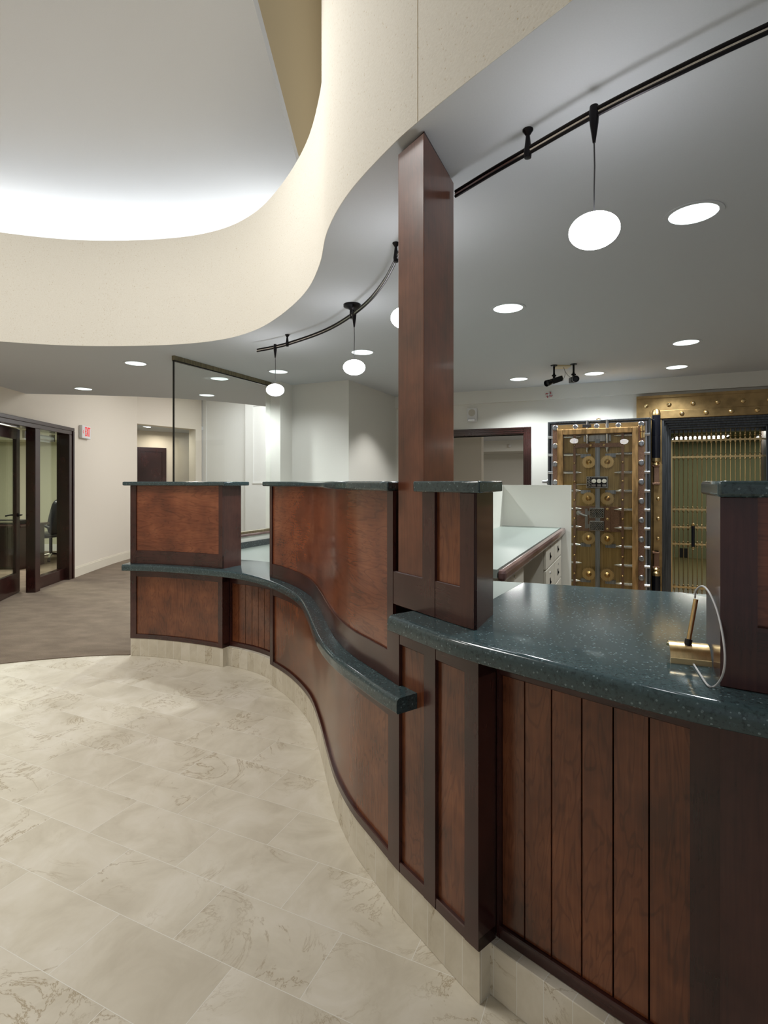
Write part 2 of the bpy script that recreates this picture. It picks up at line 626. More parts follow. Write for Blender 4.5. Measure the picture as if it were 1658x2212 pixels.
# ------------------------------------------------------------------ plan curves
class Curve:
    def __init__(s, ctrl, step=0.02):
        P = [Vector(c) for c in ctrl]
        P = [P[0] * 2 - P[1]] + P + [P[-1] * 2 - P[-2]]
        raw = []
        for i in range(1, len(P) - 2):
            p0, p1, p2, p3 = P[i - 1:i + 3]
            t0 = 0.0
            t1 = t0 + (p1 - p0).length ** 0.5
            t2 = t1 + (p2 - p1).length ** 0.5
            t3 = t2 + (p3 - p2).length ** 0.5
            for k in range(24):
                t = t1 + (t2 - t1) * k / 24
                a1 = (p0 * (t1 - t) + p1 * (t - t0)) / (t1 - t0)
                a2 = (p1 * (t2 - t) + p2 * (t - t1)) / (t2 - t1)
                a3 = (p2 * (t3 - t) + p3 * (t - t2)) / (t3 - t2)
                b1 = (a1 * (t2 - t) + a2 * (t - t0)) / (t2 - t0)
                b2 = (a2 * (t3 - t) + a3 * (t - t1)) / (t3 - t1)
                raw.append((b1 * (t2 - t) + b2 * (t - t1)) / (t2 - t1))
        raw.append(P[-2])
        # smooth the measured points a little, then resample by length
        for _ in range(10):
            raw = [raw[0]] + [(raw[i - 1] + raw[i] * 2 + raw[i + 1]) / 4 for i in range(1, len(raw) - 1)] + [raw[-1]]
        L = [0.0]
        for a, b in zip(raw, raw[1:]):
            L.append(L[-1] + (b - a).length)
        s.L = L
        s.P = raw
        s.len = L[-1]

    def pos(s, t):
        t = max(0.0, min(s.len, t))
        lo, hi = 0, len(s.L) - 1
        while hi - lo > 1:
            m = (lo + hi) // 2
            if s.L[m] <= t:
                lo = m
            else:
                hi = m
        f = (t - s.L[lo]) / max(1e-9, s.L[hi] - s.L[lo])
        return s.P[lo].lerp(s.P[hi], f)

    def tan(s, t):
        return (s.pos(t + 0.04) - s.pos(t - 0.04)).normalized()

    def off(s, t, d):
        """point set back d from the face (away from the lobby)"""
        p, tn = s.pos(t), s.tan(t)
        return Vector((p.x - tn.y * d, p.y + tn.x * d))

    def bearing(s, u, d=0.0):
        """length at which the curve crosses the sight line of column u"""
        a = (u - 829) / F
        best = None
        N = 3000
        prev = None
        for i in range(N + 1):
            t = s.len * i / N
            q = s.off(t, d)
            if q.y <= 0.05:
                prev = None
                continue
            val = q.x / q.y - a
            if prev is not None and prev < 0 <= val:
                return t
            prev = val
        return s.len


MAIN = Curve([(-4.5, 3.42), (-3.6, 4.0), (-3.05, 4.27), (-2.49, 4.45), (-2.11, 4.485), (-1.72, 4.40), (-1.28, 4.215),
              (-0.987, 4.03), (-0.735, 3.74), (-0.591, 3.52), (-0.446, 3.22), (-0.343, 2.866), (-0.275, 2.58),
              (-0.204, 2.31), (-0.121, 2.10), (-0.042, 1.955), (0.045, 1.802), (0.1214, 1.69), (0.208, 1.562),
              (0.265, 1.485), (0.39, 1.36), (0.53, 1.225), (0.65, 1.115), (0.777, 1.03), (0.95, 0.92), (1.2, 0.78), (1.5, 0.63)])
SOFF = Curve([(-4.5, 3.42), (-3.6, 4.03), (-3.06, 4.29), (-2.49, 4.43), (-1.725, 4.39), (-1.28, 4.235), (-0.97, 3.99),
              (-0.72, 3.655), (-0.46, 3.166), (-0.33, 2.762), (-0.2546, 2.405), (-0.1424, 2.095), (0.032, 1.78),
              (0.118, 1.655), (0.2237, 1.515), (0.4368, 1.25), (0.65, 0.98), (0.95, 0.58), (1.3, 0.05), (1.7, -0.8), (2.1, -1.8), (2.5, -3.0)])


def rect(d0, d1, z0, z1, ch=0.003):
    """(setback, z) outline with the two front edges eased"""
    if ch <= 0:
        return [(d0, z0), (d1, z0), (d1, z1), (d0, z1)]
    return [(d0 + ch, z0), (d1, z0), (d1, z1), (d0 + ch, z1), (d0, z1 - ch), (d0, z0 + ch)]


def nosed(d0, d1, z0, z1, r):
    """slab outline with a rounded front edge"""
    o = [(d1, z0), (d1, z1)]
    for k in range(6):
        a = PI / 2 * k / 5
        o.append((d0 + r - r * math.sin(a), z1 - r + r * math.cos(a)))
    r2 = r * 0.45
    for k in range(4):
        a = PI / 2 * k / 3
        o.append((d0 + r2 - r2 * math.cos(a), z0 + r2 - r2 * math.sin(a)))
    return o


def sweep(bm, cv, prof, s0, s1, step=0.035):
    n = max(1, int(math.ceil((s1 - s0) / step)))
    uvl = bm.loops.layers.uv.verify()
    rings = []
    ss = [s0 + (s1 - s0) * i / n for i in range(n + 1)]
    for t in ss:
        rings.append([bm.verts.new((*cv.off(t, d), z)) for d, z in prof])
    k = len(prof)

    def put(f, vals):
        for lp, uv in zip(f.loops, vals):
            lp[uvl].uv = uv
    for i in range(n):
        for j in range(k):
            j2 = (j + 1) % k
            f = bm.faces.new((rings[i][j], rings[i + 1][j], rings[i + 1][j2], rings[i][j2]))
            put(f, [(ss[i], prof[j][1] + prof[j][0]), (ss[i + 1], prof[j][1] + prof[j][0]),
                    (ss[i + 1], prof[j2][1] + prof[j2][0]), (ss[i], prof[j2][1] + prof[j2][0])])
    f = bm.faces.new(rings[0][::-1])
    put(f, [(ss[0] + d, z) for d, z in prof[::-1]])
    f = bm.faces.new(rings[-1])
    put(f, [(ss[-1] + d, z) for d, z in prof])
    return bm


def sw(cv, prof, s0, s1, **k):
    return sweep(BM(), cv, prof, s0, s1, **k)


# building axes
def E(e1, e2, z=0.0):
    return Vector((e1 * 0.9096 + e2 * 0.4155, -e1 * 0.4155 + e2 * 0.9096, z))


EM = Matrix.Rotation(PHI, 4, 'Z')             # building coordinates -> room coordinates


def ebox(e1a, e1b, e2a, e2b, z0, z1):
    return bx(e1a, e1b, e2a, e2b, z0, z1, mx=EM)


ZS = 2.57                      # soffit
ZA = 0.77                      # low counter
ZB = 1.035                     # high counter
ZC = 1.452                     # top of the slab caps
ZP = 0.147                     # top of stone plinth

# ------------------------------------------------------------------ floors
floor_bm = BM()
vs = [floor_bm.verts.new(p) for p in ((-5.2, -3.2, 0), (3.0, -3.2, 0), (3.0, 5.0, 0), (-5.2, 5.0, 0))]
floor_bm.faces.new(vs)
struct('floor', floor_bm, 'tile')

s_cp = MAIN.bearing(283)
cp = [tuple(MAIN.off(MAIN.len * i / 160, 0.012 if MAIN.len * i / 160 < s_cp else 0.2)) for i in range(161)]
cp = cp + [(7.5, 0.3), (7.5, 14.5), (-8.6, 14.5), (-8.6, 3.42)]
cb = BM()
n = len(cp)
face = cb.faces.new([cb.verts.new((p[0], p[1], 0.006)) for p in cp])
ext = bmesh.ops.extrude_face_region(cb, geom=[face])
for v in [g for g in ext['geom'] if isinstance(g, bmesh.types.BMVert)]:
    v.co.z = 0.001
struct('floor_carpet', cb, 'carpet')

# ------------------------------------------------------------------ soffit ceiling with round holes for the cans
CANS = [(-2.345, 5.084), (-3.616, 6.475), (-1.783, 5.836), (-2.288, 6.95), (-1.073, 5.468), (-0.188, 4.648), (0.8, 3.471),
        (1.468, 5.862), (2.173, 5.562), (2.854, 5.248), (2.426, 4.324), (1.292, 2.248)]
R_CAN = 0.094
sp = [tuple(SOFF.off(SOFF.len * i / 200, 0.002)) for i in range(201)]
outer = sp + [(7.4, -3.0), (7.4, 9.0), (-1.0, 9.0), (-1.3, 8.55), (-1.66, 8.08), (-2.1, 7.66), (-2.45, 7.39), (-2.81, 7.2), (-3.25, 7.06), (-3.8, 6.94),
              (-4.68, 6.81), (-5.1, 6.78), (-5.1, 3.42)]


def inside(p, poly):
    c = False
    j = len(poly) - 1
    for i in range(len(poly)):
        a, b = poly[i], poly[j]
        if (a[1] > p[1]) != (b[1] > p[1]) and p[0] < (b[0] - a[0]) * (p[1] - a[1]) / (b[1] - a[1]) + a[0]:
            c = not c
        j = i
    return c


def holed_slab(poly, holes, r, z0, z1):
    vv = [Vector(p) for p in poly]
    ee = [(i, (i + 1) % len(poly)) for i in range(len(poly))]
    for hx, hy in holes:
        b = len(vv)
        for k in range(32):
            vv.append(Vector((hx + r * math.cos(2 * PI * k / 32), hy + r * math.sin(2 * PI * k / 32))))
        ee += [(b + k, b + (k + 1) % 32) for k in range(32)]
    ov, oe, of, *_ = geometry.delaunay_2d_cdt(vv, ee, [], 0, 1e-5)
    bm = BM()
    bv = [bm.verts.new((v.x, v.y, z0)) for v in ov]
    for f in of:
        c = sum((ov[i] for i in f), Vector((0, 0))) / len(f)
        if not inside(c, poly):
            continue
        if any((c - Vector(h)).length < r * 0.98 for h in holes):
            continue
        bm.faces.new([bv[i] for i in f])
    for v in [v for v in bm.verts if not v.link_faces]:
        bm.verts.remove(v)
    ex = bmesh.ops.extrude_face_region(bm, geom=list(bm.faces))
    for g in ex['geom']:
        if isinstance(g, bmesh.types.BMVert):
            g.co.z = z1
    return bm


struct('ceiling', holed_slab(outer, CANS, R_CAN, ZS, ZS + 0.09), 'ceil')

# bulkhead: low curved band on the left, full-height wall on the right
sT = SOFF.bearing(694)
struct('wall_bulkhead', sw(SOFF, [(0, ZS + 0.0005), (0.12, ZS + 0.0005), (0.12, 3.44), (0, 3.44)], 0, sT, step=0.03), 'stucco', smooth=True)
struct('wall_bulkhead_tall', sw(SOFF, [(0, ZS + 0.0005), (0.12, ZS + 0.0005), (0.12, 7.3), (0, 7.3)], sT, SOFF.len, step=0.03), 'stucco', smooth=True)
for uu in (901,):
    t = SOFF.bearing(uu)
    struct('trim_1' if uu == 901 else 'trim_2', sw(SOFF, [(-0.0012, ZS + 0.001), (0.01, ZS + 0.001), (0.01, 7.3), (-0.0012, 7.3)], t, t + 0.001), 'beige')

# raised white ceiling with its fascia, and the sloping beige roof beyond
XC, ZCL = -0.72, 4.10
struct('ceiling_raised', bx(-5.2, XC, -3.2, 8.4, ZCL, ZCL + 0.10), 'cloud')
struct('wall_fascia', bx(XC - 0.12, XC - 0.02, -3.2, 8.4, ZCL + 0.10, 7.3), 'beige')
struct('ceiling_upper', bx(XC - 0.12, 3.6, -3.2, 8.4, 7.3, 7.4), 'beige')
# back of the lighting cove
cvb = [(-5.1, 6.78), (-4.68, 6.81), (-3.8, 6.94), (-3.25, 7.06), (-2.81, 7.2), (-2.45, 7.39), (-2.1, 7.66), (-1.66, 8.08), (-1.3, 8.55), (-1.0, 9.0)]
bm = BM()
prism(bm, [(x, y - 0.06) for x, y in cvb] + [(x, y) for x, y in cvb[::-1]], ZS + 0.05, 7.3)
struct('wall_cove', bm, 'cloud')
struct('wall_attic', bx(-1.1, 3.6, 8.3, 8.4, ZS + 0.09, 7.3), 'beige')
struct('ceiling_rear', bx(-8.7, 0.5, 6.7, 14.6, 3.34, 3.42), 'white')

# ------------------------------------------------------------------ left wall (office front), far walls
def wx(y):
    return -4.577 - 0.1 * (y - 7.14)


LM = Matrix.Translation((wx(8.06), 8.06, 0)) @ Matrix.Rotation(math.atan2(-1.0, 0.1), 4, 'Z')
# local frame of the left wall: +x runs towards the camera along the wall, +y points into the lobby
# (x = 0 at the far outer edge of the office door frame)


def lbox(x0, x1, y0, y1, z0, z1, bm=None):
    return box(bm or BM(), x0, x1, y0, y1, z0, z1, mx=LM)


TH = 0.14
bm = BM()
lbox(-0.0, 2.62, -TH, 0, 2.25, 4.2, bm)              # over the office front
lbox(2.62, 11.4, -TH, 0, 0, 4.2, bm)
struct('wall_left', bm, 'wall')
far = [(wx(8.06), 8.06), (-4.715, 8.5), (-4.76, 9.0), (-4.795, 9.5), (-4.80, 10.0), (-4.755, 10.37)]
bm = BM()
inn = [(x - TH, y + 0.02) for x, y in far[:-1]] + [(-4.88, 10.44)]
prism(bm, far + inn[::-1], 0, 3.36)
struct('wall_left_far', bm, 'wall', smooth=True)
pA, pB = Vector((-4.755, 10.37)), Vector((-4.03, 11.52))
pC = Vector((-3.95, 11.66))
dd = (pB - pA).normalized()
nn = Vector((-dd.y, dd.x)) * 0.22
bm = BM()
prism(bm, [pA, pB, pB + nn, pA + nn], 2.575, 3.36)
prism(bm, [pB, pC, pC + nn, pB + nn], 0, 3.36)
struct('wall_corridor_opening', bm, 'wall')
bm = BM()
prism(bm, [(-5.75, 11.45), (-3.3, 13.4), (-3.35, 13.5), (-5.8, 11.55)], 0, 2.58)
struct('wall_corridor_back', bm, 'wall')
bm = BM()
prism(bm, [(-6.0, 11.3), (-4.9, 10.6), (-3.95, 11.66), (-3.2, 13.4), (-4.5, 13.4)], 2.576, 2.65)
struct('ceiling_corridor', bm, 'ceil')
# baseboard along the curved far wall
for nm, hh, th in (('baseboard_left', 0.135, 0.016), ('trim_3', 0.155, 0.009)):
    bm = BM()
    prism(bm, [(x - 0.001, y) for x, y in far] + [(x + th, y) for x, y in far[::-1]], 0.004, hh)
    struct(nm, bm, 'base', smooth=True)
# white walls seen through the glass
bm = BM()
box(bm, -8.52, -7.21, 9.0, 9.2, 0, 3.36, mx=EM)
box(bm, -7.21, -3.3, 8.9, 9.2, 0, 3.36, mx=EM)
struct('wall_rear', bm, 'white')
bm = BM()
for a in ((-7.02, -6.995, 8.885, 8.9, 1.44, 3.0), (-6.0, -5.975, 8.885, 8.9, 1.44, 3.0), (-7.02, -5.975, 8.885, 8.9, 1.415, 1.44), (-7.02, -5.975, 8.885, 8.9, 3.0, 3.025)):
    box(bm, *a, mx=EM)
struct('trim_4', bm, 'white')
bm = BM()
box(bm, -8.36, -8.33, 8.985, 9.0, 0.02, 3.3, mx=EM)
struct('trim_5', bm, 'white')

# room block with the scalloped wall, pillar at the end of the glass
bm = BM()
box(bm, -3.70, -2.809, 5.217, 6.0, 0, ZS, mx=EM)
box(bm, -3.70, -2.809, 6.0, 7.3, 0, ZS, mx=EM)
struct('wall_block', bm, 'wall_cool')
struct('wall_pillar', ebox(-3.75, -3.55, 4.985, 5.217, 0, ZS), 'wall_cool')

# ------------------------------------------------------------------ vault wall with doorway and vault opening
bm = BM()
W0, W1 = 6.55, 6.95
box(bm, -2.9, -2.55, W0, W0 + 0.14, 0, ZS, mx=EM)
box(bm, -2.55, -1.158, W0, W0 + 0.14, 2.02, ZS, mx=EM)
box(bm, -1.158, 0.20, W0, W0 + 0.14, 0, ZS, mx=EM)
box(bm, 0.20, 1.56, W0, W0 + 0.14, 2.18, ZS, mx=EM)
box(bm, 1.56, 6.0, W0, W0 + 0.14, 0, ZS, mx=EM)
struct('wall_vault', bm, 'wall_cool')
struct('trim_6', ebox(-2.81, 6.0, W0 - 0.05, W0, 2.415, ZS), 'wall_cool')
struct('wall_right', bx(6.6, 6.75, -3.0, 7.5, 0, ZS), 'wall_cool')
struct('wall_teller_back', bx(2.5, 6.7, -3.1, -3.0, 0, ZS), 'wall_cool')

# side room behind the doorway
struct('wall_side_room_near', ebox(-3.6, -1.91, 7.5, 7.62, 0, 2.25), 'wall')
struct('wall_side_room', ebox(-3.9, 0.0, 11.4, 11.5, 0, 2.25), 'wall_cool')
struct('wall_side_room_right', ebox(-0.75, -0.65, 6.69, 11.4, 0, 2.25), 'wall_cool')
struct('wall_side_room_left', ebox(-3.7, -3.6, 6.69, 11.4, 0, 2.25), 'wall_cool')
struct('ceiling_side_room', ebox(-3.9, 0.0, 6.69, 11.5, 2.25, 2.31), 'ceil')
struct('trim_7', ebox(-3.6, -0.75, 10.4, 11.4, 2.04, 2.25), 'wall_cool')

# wood casing of the doorway
dw = thing('doorway_casing', 'dark wood casing around the open doorway left of the vault door', 'door frame', E(-1.6, W0), PHI)
for nm, a in (('jamb', (0.442, 0.534, -0.02, 0.16, 0, 2.106)), ('jamb', (-1.04, -0.95, -0.02, 0.16, 0, 2.106)), ('head', (-0.95, 0.442, -0.02, 0.16, 2.02, 2.106))):
    o = obj(nm, bx(*a), 'darkwood', dw, bevel=0.006)
    b2 = BM()
    if nm == 'jamb':
        for k in (0.02, 0.045, 0.07):
            box(b2, a[0] + k - 0.006, a[0] + k + 0.006, -0.028, -0.02, 0, 2.02 + k * 0.9)
    else:
        for k in (0.02, 0.045, 0.07):
            box(b2, -0.95, 0.442 + k, -0.028, -0.02, 2.02 + k - 0.006, 2.02 + k + 0.006)
    obj('moulding', b2, 'darkwood', o)

# vault interior
struct('wall_vault_back', ebox(-0.6, 4.0, 11.6, 11.7, 0, 2.3), 'green')
struct('wall_vault_left', ebox(-0.5, -0.4, 6.95, 11.6, 0, 2.3), 'green')
struct('wall_vault_right', ebox(3.6, 3.7, 6.69, 11.6, 0, 2.3), 'green')
struct('ceiling_vault', ebox(-0.6, 4.0, 6.95, 11.7, 2.25, 2.31), 'green')
struct('baseboard_vault', ebox(-0.4, 3.6, 11.58, 11.6, 0.0, 0.22), 'green')
M['vfloor'] = plain('vault_floor_olive', lin(92, 84, 52), 0.5)
M['vmat'] = plain('ribbed_metal_plate', lin(150, 146, 150), 0.4, 0.3, bump=0.6, bscale=60)
struct('floor_vault', ebox(-0.4, 3.6, 7.0, 11.59, 0.006, 0.02), 'vfloor')
tag(obj('threshold_plate', ebox(0.42, 1.30, 6.6, 7.9, 0.02, 0.03), 'vmat'), 'grey ribbed metal plate on the floor behind the brass gate', 'floor plate')
for e1_, lab in ((1.08, 'long lit ceiling panel inside the vault, left one above the gate spears'), (2.35, 'lit ceiling panel inside the vault, right one partly behind the jamb')):
    vl = thing('fluorescent_ceiling_light', lab, 'ceiling light', E(e1_, 10.75, 2.25), PHI, 'vault ceiling lights')
    obj('frame', bx(-0.40, 0.44, -0.36, 0.36, -0.03, 0.0), 'plastic', vl)
    obj('diffuser', bx(-0.38, 0.42, -0.34, 0.34, -0.036, -0.03), 'panel_light', vl)
tag(obj('outlet_plate', ebox(0.85, 0.99, 11.565, 11.58, 0.03, 0.20), 'blackplastic'), 'small black plate low on the green vault wall', 'outlet')

# ------------------------------------------------------------------ office interior
bm = BM()
box(bm, -8.6, -5.25, 11.25, 11.35, 0, ZS)
struct('wall_office_back', bm, 'office')
struct('wall_office_left', bx(-8.6, -8.5, 4.6, 11.3, 0, ZS), 'office')
struct('wall_office_near', bx(-8.6, -4.5, 4.6, 4.7, 0, ZS), 'office')
bm = BM()
prism(bm, [(-4.98, 10.35), (-4.9, 10.42), (-5.2, 11.3), (-5.3, 11.3)], 0, ZS)
struct('wall_office_right', bm, 'office')
struct('ceiling_office', bx(-8.6, -4.88, 6.9, 11.3, ZS, ZS + 0.06), 'ceil')
struct('ceiling_office_near', bx(-8.6, -5.1, 4.6, 6.9, ZS, ZS + 0.06), 'ceil')
struct('trim_8', bx(-8.5, -5.3, 10.6, 11.25, 2.28, ZS), 'office')
struct('baseboard_office', bx(-8.5, -5.3, 11.23, 11.25, 0.006, 0.15), 'white')

# office front: frame posts and sidelight, in the left wall's frame
fr = thing('office_door_frame', 'dark cherry frame of the office doorway and sidelight in the left wall', 'door frame', (wx(8.06), 8.06, 0), math.atan2(-1.0, 0.1))


def lpart(name, parent, a, mat='darkwood', bev=0.006):
    return obj(name, bx(*a), mat, parent, bevel=bev)


lpart('post', fr, (0.0, 0.13, -0.16, 0.02, 0, 2.15))
lpart('post', fr, (0.93, 1.05, -0.10, 0.02, 0, 2.15))
lpart('post', fr, (2.0, 2.12, -0.16, 0.02, 0, 2.15))
lpart('head', fr, (0.0, 2.12, -0.16, 0.02, 2.15, 2.25))
lpart('moulding', fr, (-0.005, 2.13, 0.02, 0.034, 2.205, 2.255))
lpart('moulding', fr, (-0.01, 0.035, 0.02, 0.034, 0, 2.205))
lpart('sill_rail', fr, (0.13, 0.93, -0.15, -0.05, 0.006, 0.17))
pn = obj('sidelight_pane', bx(0.125, 0.935, -0.115, -0.107, 0.165, 2.155), 'winglass', fr)
pn['label'] = 'clear glass sidelight'
bd = thing('roller_blind', 'white roller blind rolled up at the top of the office sidelight', 'blind', tuple(LM @ Vector((0.53, -0.19, 2.08))), math.atan2(-1.0, 0.1))
obj('roll', tube(BM(), [(-0.33, 0, 0), (0.33, 0, 0)], 0.032, 14), 'plastic', bd, smooth=True)
obj('fabric', bx(-0.33, 0.33, -0.034, -0.030, -0.06, 0.0), 'plastic', bd)
for sx in (-1, 1):
    obj('bracket', bx(sx * 0.345 - 0.008, sx * 0.345 + 0.008, -0.04, 0.03, -0.045, 0.06), 'chrome', bd)

# open door leaf, hinged on the near post and swung a little into the office
dl0, dl1 = Vector((-4.545, 6.09, 0)), Vector((-4.80, 7.06, 0))
da = math.atan2((dl1 - dl0).y, (dl1 - dl0).x)
DL = (dl1 - dl0).length
dr = thing('office_door', 'dark cherry glazed office door standing ajar at the left edge', 'door', tuple(dl0), da)
obj('stile', bx(0, 0.115, -0.022, 0.022, 0.012, 2.14), 'darkwood', dr, bevel=0.004)
obj('stile', bx(DL - 0.115, DL, -0.022, 0.022, 0.012, 2.14), 'darkwood', dr, bevel=0.004)
obj('top_rail', bx(0.115, DL - 0.115, -0.022, 0.022, 2.0, 2.14), 'darkwood', dr)
obj('bottom_rail', bx(0.115, DL - 0.115, -0.022, 0.022, 0.012, 0.27), 'darkwood', dr)
pz = obj('pane', bx(0.11, DL - 0.11, -0.004, 0.004, 0.26, 2.01), 'winglass', dr)
for sgn in (-1, 1):
    hb = BM()
    lathe(hb, [(0.026, 0), (0.026, 0.008)], 16, at(DL - 0.06, sgn * 0.022, 1.02, Matrix.Rotation(-sgn * PI / 2, 4, 'X')))
    tube(hb, [(DL - 0.06, sgn * 0.025, 1.02), (DL - 0.06, sgn * 0.065, 1.02), (DL - 0.10, sgn * 0.07, 1.02), (DL - 0.19, sgn * 0.07, 1.015)], 0.010, 10)
    o = obj('lever_handle', hb, 'black', dr, smooth=True)
obj('latch', bx(DL, DL + 0.003, -0.012, 0.012, 0.93, 1.08), 'black', dr)

# office desk, chair, organiser
dk = thing('office_desk', 'dark mahogany desk inside the office behind the glazed door', 'desk', (-6.9, 9.15, 0))
obj('desktop', bx(-0.95, 0.98, -0.38, 0.38, 0.70, 0.74), 'desk', dk, bevel=0.008)
obj('modesty_panel', bx(-0.85, 0.90, -0.30, -0.27, 0.05, 0.70), 'desk', dk)
obj('side_panel', bx(0.88, 0.92, -0.33, 0.33, 0.006, 0.70), 'desk', dk)
obj('side_panel', bx(-0.89, -0.85, -0.33, 0.33, 0.006, 0.70), 'desk', dk)
og = thing('desk_organizer', 'low black tray standing on the office desk', 'desk tray', (-6.35, 9.1, 0.74))
bm = BM()
prism(bm, [(-0.28, -0.14), (0.28, -0.14), (0.28, 0.14), (-0.28, 0.14)], 0.0, 0.012)
obj('tray_base', bm, 'blackplastic', og)
obj('tray_top', bx(-0.30, 0.30, -0.14, 0.14, 0.055, 0.068), 'blackplastic', og)
obj('tray_side', bx(0.24, 0.26, -0.12, 0.12, 0.012, 0.055), 'blackplastic', og)
obj('tray_side', bx(-0.26, -0.24, -0.12, 0.12, 0.012, 0.055), 'blackplastic', og)

ch = thing('office_chair', 'black leather high-back swivel chair seen through the office sidelight', 'chair', (-6.16, 9.95, 0.006), math.radians(-12))


def cushion(prof, y0, y1, r=0.03):
    """rounded slab: outline in x,z, width in y"""
    bm = BM()
    ys = [y0, y0 + r, y1 - r, y1]
    c = Vector((sum(p[0] for p in prof) / len(prof), sum(p[1] for p in prof) / len(prof)))
    rings = []
    for i, y in enumerate(ys):
        k = 0.86 if i in (0, 3) else 1.0
        rings.append([bm.verts.new((c.x + (p[0] - c.x) * k, y, c.y + (p[1] - c.y) * (0.97 if k < 1 else 1))) for p in prof])
    m_ = len(prof)
    for a, b in zip(rings, rings[1:]):
        for j in range(m_):
            bm.faces.new((a[j], a[(j + 1) % m_], b[(j + 1) % m_], b[j]))
    bm.faces.new(rings[0][::-1])
    bm.faces.new(rings[-1])
    return bm


def soft(o, lv=2):
    s = o.modifiers.new('soft', 'SUBSURF')
    s.levels = lv
    s.render_levels = lv
    return o


seat = soft(obj('seat', cushion([(-0.26, 0.44), (-0.28, 0.48), (-0.2, 0.53), (0.1, 0.52), (0.24, 0.50), (0.25, 0.43), (0.0, 0.41)], -0.26, 0.26, 0.06), 'leather', ch, smooth=True))
back = soft(obj('backrest', cushion([(0.13, 0.50), (0.10, 0.60), (0.13, 0.74), (0.16, 0.84), (0.20, 0.96), (0.24, 1.08), (0.29, 1.14), (0.36, 1.12),
                                     (0.38, 1.02), (0.34, 0.86), (0.29, 0.70), (0.25, 0.55), (0.22, 0.48)], -0.25, 0.25, 0.07), 'leather', ch, smooth=True))
for zc, xc in ((0.80, 0.147), (0.96, 0.199)):
    obj('stitched_seam', tube(BM(), [(xc - 0.012, -0.19, zc), (xc - 0.014, 0, zc), (xc - 0.012, 0.19, zc)], 0.006, 6), 'leather', back)
for sy in (-1, 1):
    obj('armrest', tube(BM(), [(0.24, sy * 0.29, 0.62), (0.10, sy * 0.30, 0.69), (-0.08, sy * 0.30, 0.69), (-0.17, sy * 0.29, 0.64), (-0.12, sy * 0.28, 0.52), (0.0, sy * 0.24, 0.47)], 0.024, 10), 'leather', ch, smooth=True)
obj('gas_column', tube(BM(), [(0, 0, 0.09), (0, 0, 0.43)], 0.028, 12), 'black', ch, smooth=True)
for k in range(5):
    a = k * 2 * PI / 5 + 0.35
    c_, s_ = math.cos(a), math.sin(a)
    lg = obj('leg', tube(BM(), [(0, 0, 0.12), (0.14 * c_, 0.14 * s_, 0.10), (0.29 * c_, 0.29 * s_, 0.07)], [0.03, 0.024, 0.018], 8), 'chrome', ch, smooth=True)
    obj('caster', tube(BM(), [(0.29 * c_ - 0.022 * s_, 0.29 * s_ + 0.022 * c_, 0.03), (0.29 * c_ + 0.022 * s_, 0.29 * s_ - 0.022 * c_, 0.03)], 0.03, 12), 'blackplastic', lg, smooth=True)

# corridor door, dark, seen through the far opening
cdv = Vector((2.45, 1.95)).normalized()
cda = math.atan2(cdv.y, cdv.x)
cd0 = Vector((-5.75, 11.45)) + cdv * 0.12 - Vector((-cdv.y, cdv.x)) * 0.0
cdr = thing('corridor_door', 'closed dark wood door at the end of the far corridor', 'door', (cd0.x, cd0.y, 0), cda)
obj('door_leaf', bx(0.0, 0.86, -0.03, -0.002, 0.006, 2.12), 'darkwood', cdr)
obj('jamb', bx(0.86, 0.95, -0.045, -0.002, 0.006, 2.21), 'darkwood', cdr)
obj('jamb', bx(-0.09, 0.0, -0.045, -0.002, 0.006, 2.21), 'darkwood', cdr)
obj('head', bx(0.0, 0.86, -0.045, -0.002, 2.12, 2.21), 'darkwood', cdr)

# exit sign on the left wall
ex_y0, ex_y1 = 8.27, 8.57
ea = math.atan2(1.0, -0.1)
es = thing('exit_sign', 'white exit sign with red letters on the cream wall right of the office', 'exit sign', (wx(8.42) + 0.001, 8.42, 2.227), ea)
# local x runs away from the camera along the wall, -y points into the lobby
obj('housing', bx(-0.15, 0.15, -0.05, 0.0, -0.1, 0.1), 'plastic', es, bevel=0.008)


def text_mesh(body, size):
    cu = bpy.data.curves.new('txt', 'FONT')
    cu.body = body
    cu.size = size
    cu.extrude = 0.0015
    cu.align_x = 'CENTER'
    cu.align_y = 'CENTER'
    o = bpy.data.objects.new('txt', cu)
    COL.objects.link(o)
    bpy.context.view_layer.update()
    dg = bpy.context.evaluated_depsgraph_get()
    me = bpy.data.meshes.new_from_object(o.evaluated_get(dg))
    bpy.data.objects.remove(o)
    bpy.data.curves.remove(cu)
    bm = BM()
    bm.from_mesh(me)
    bpy.data.meshes.remove(me)
    return bm


tb = text_mesh('EXIT', 0.15)
tb.transform(Matrix.Translation((0.032, -0.0525, 0.0)) @ TOCAM @ Matrix.Diagonal((0.58, 1.4, 1, 1)))
obj('lettering', tb, 'red', es)['label'] = 'red EXIT letters'
ab = BM()
for sz in (-1, 1):
    tube(ab, [(-0.128, -0.0515, 0.0), (-0.108, -0.0515, sz * 0.026)], 0.004, 6)
obj('arrow', ab, 'red', es)['label'] = 'red left chevron'

# ------------------------------------------------------------------ counter bases
def sec(u0, u1, d=0.0):
    return MAIN.bearing(u0, d), MAIN.bearing(u1, d)


s_l, s_1 = sec(281, 480)
s_2 = MAIN.bearing(583)
s_3 = MAIN.bearing(838)
s_4 = MAIN.bearing(1033)
s_5 = MAIN.bearing(1552)
s_6 = min(MAIN.len, s_5 + 0.62)
s_col = MAIN.bearing(912)
FR = 0.075                    # how far stiles and rails reach back
IN = 0.012                    # panels sit this far behind their frame


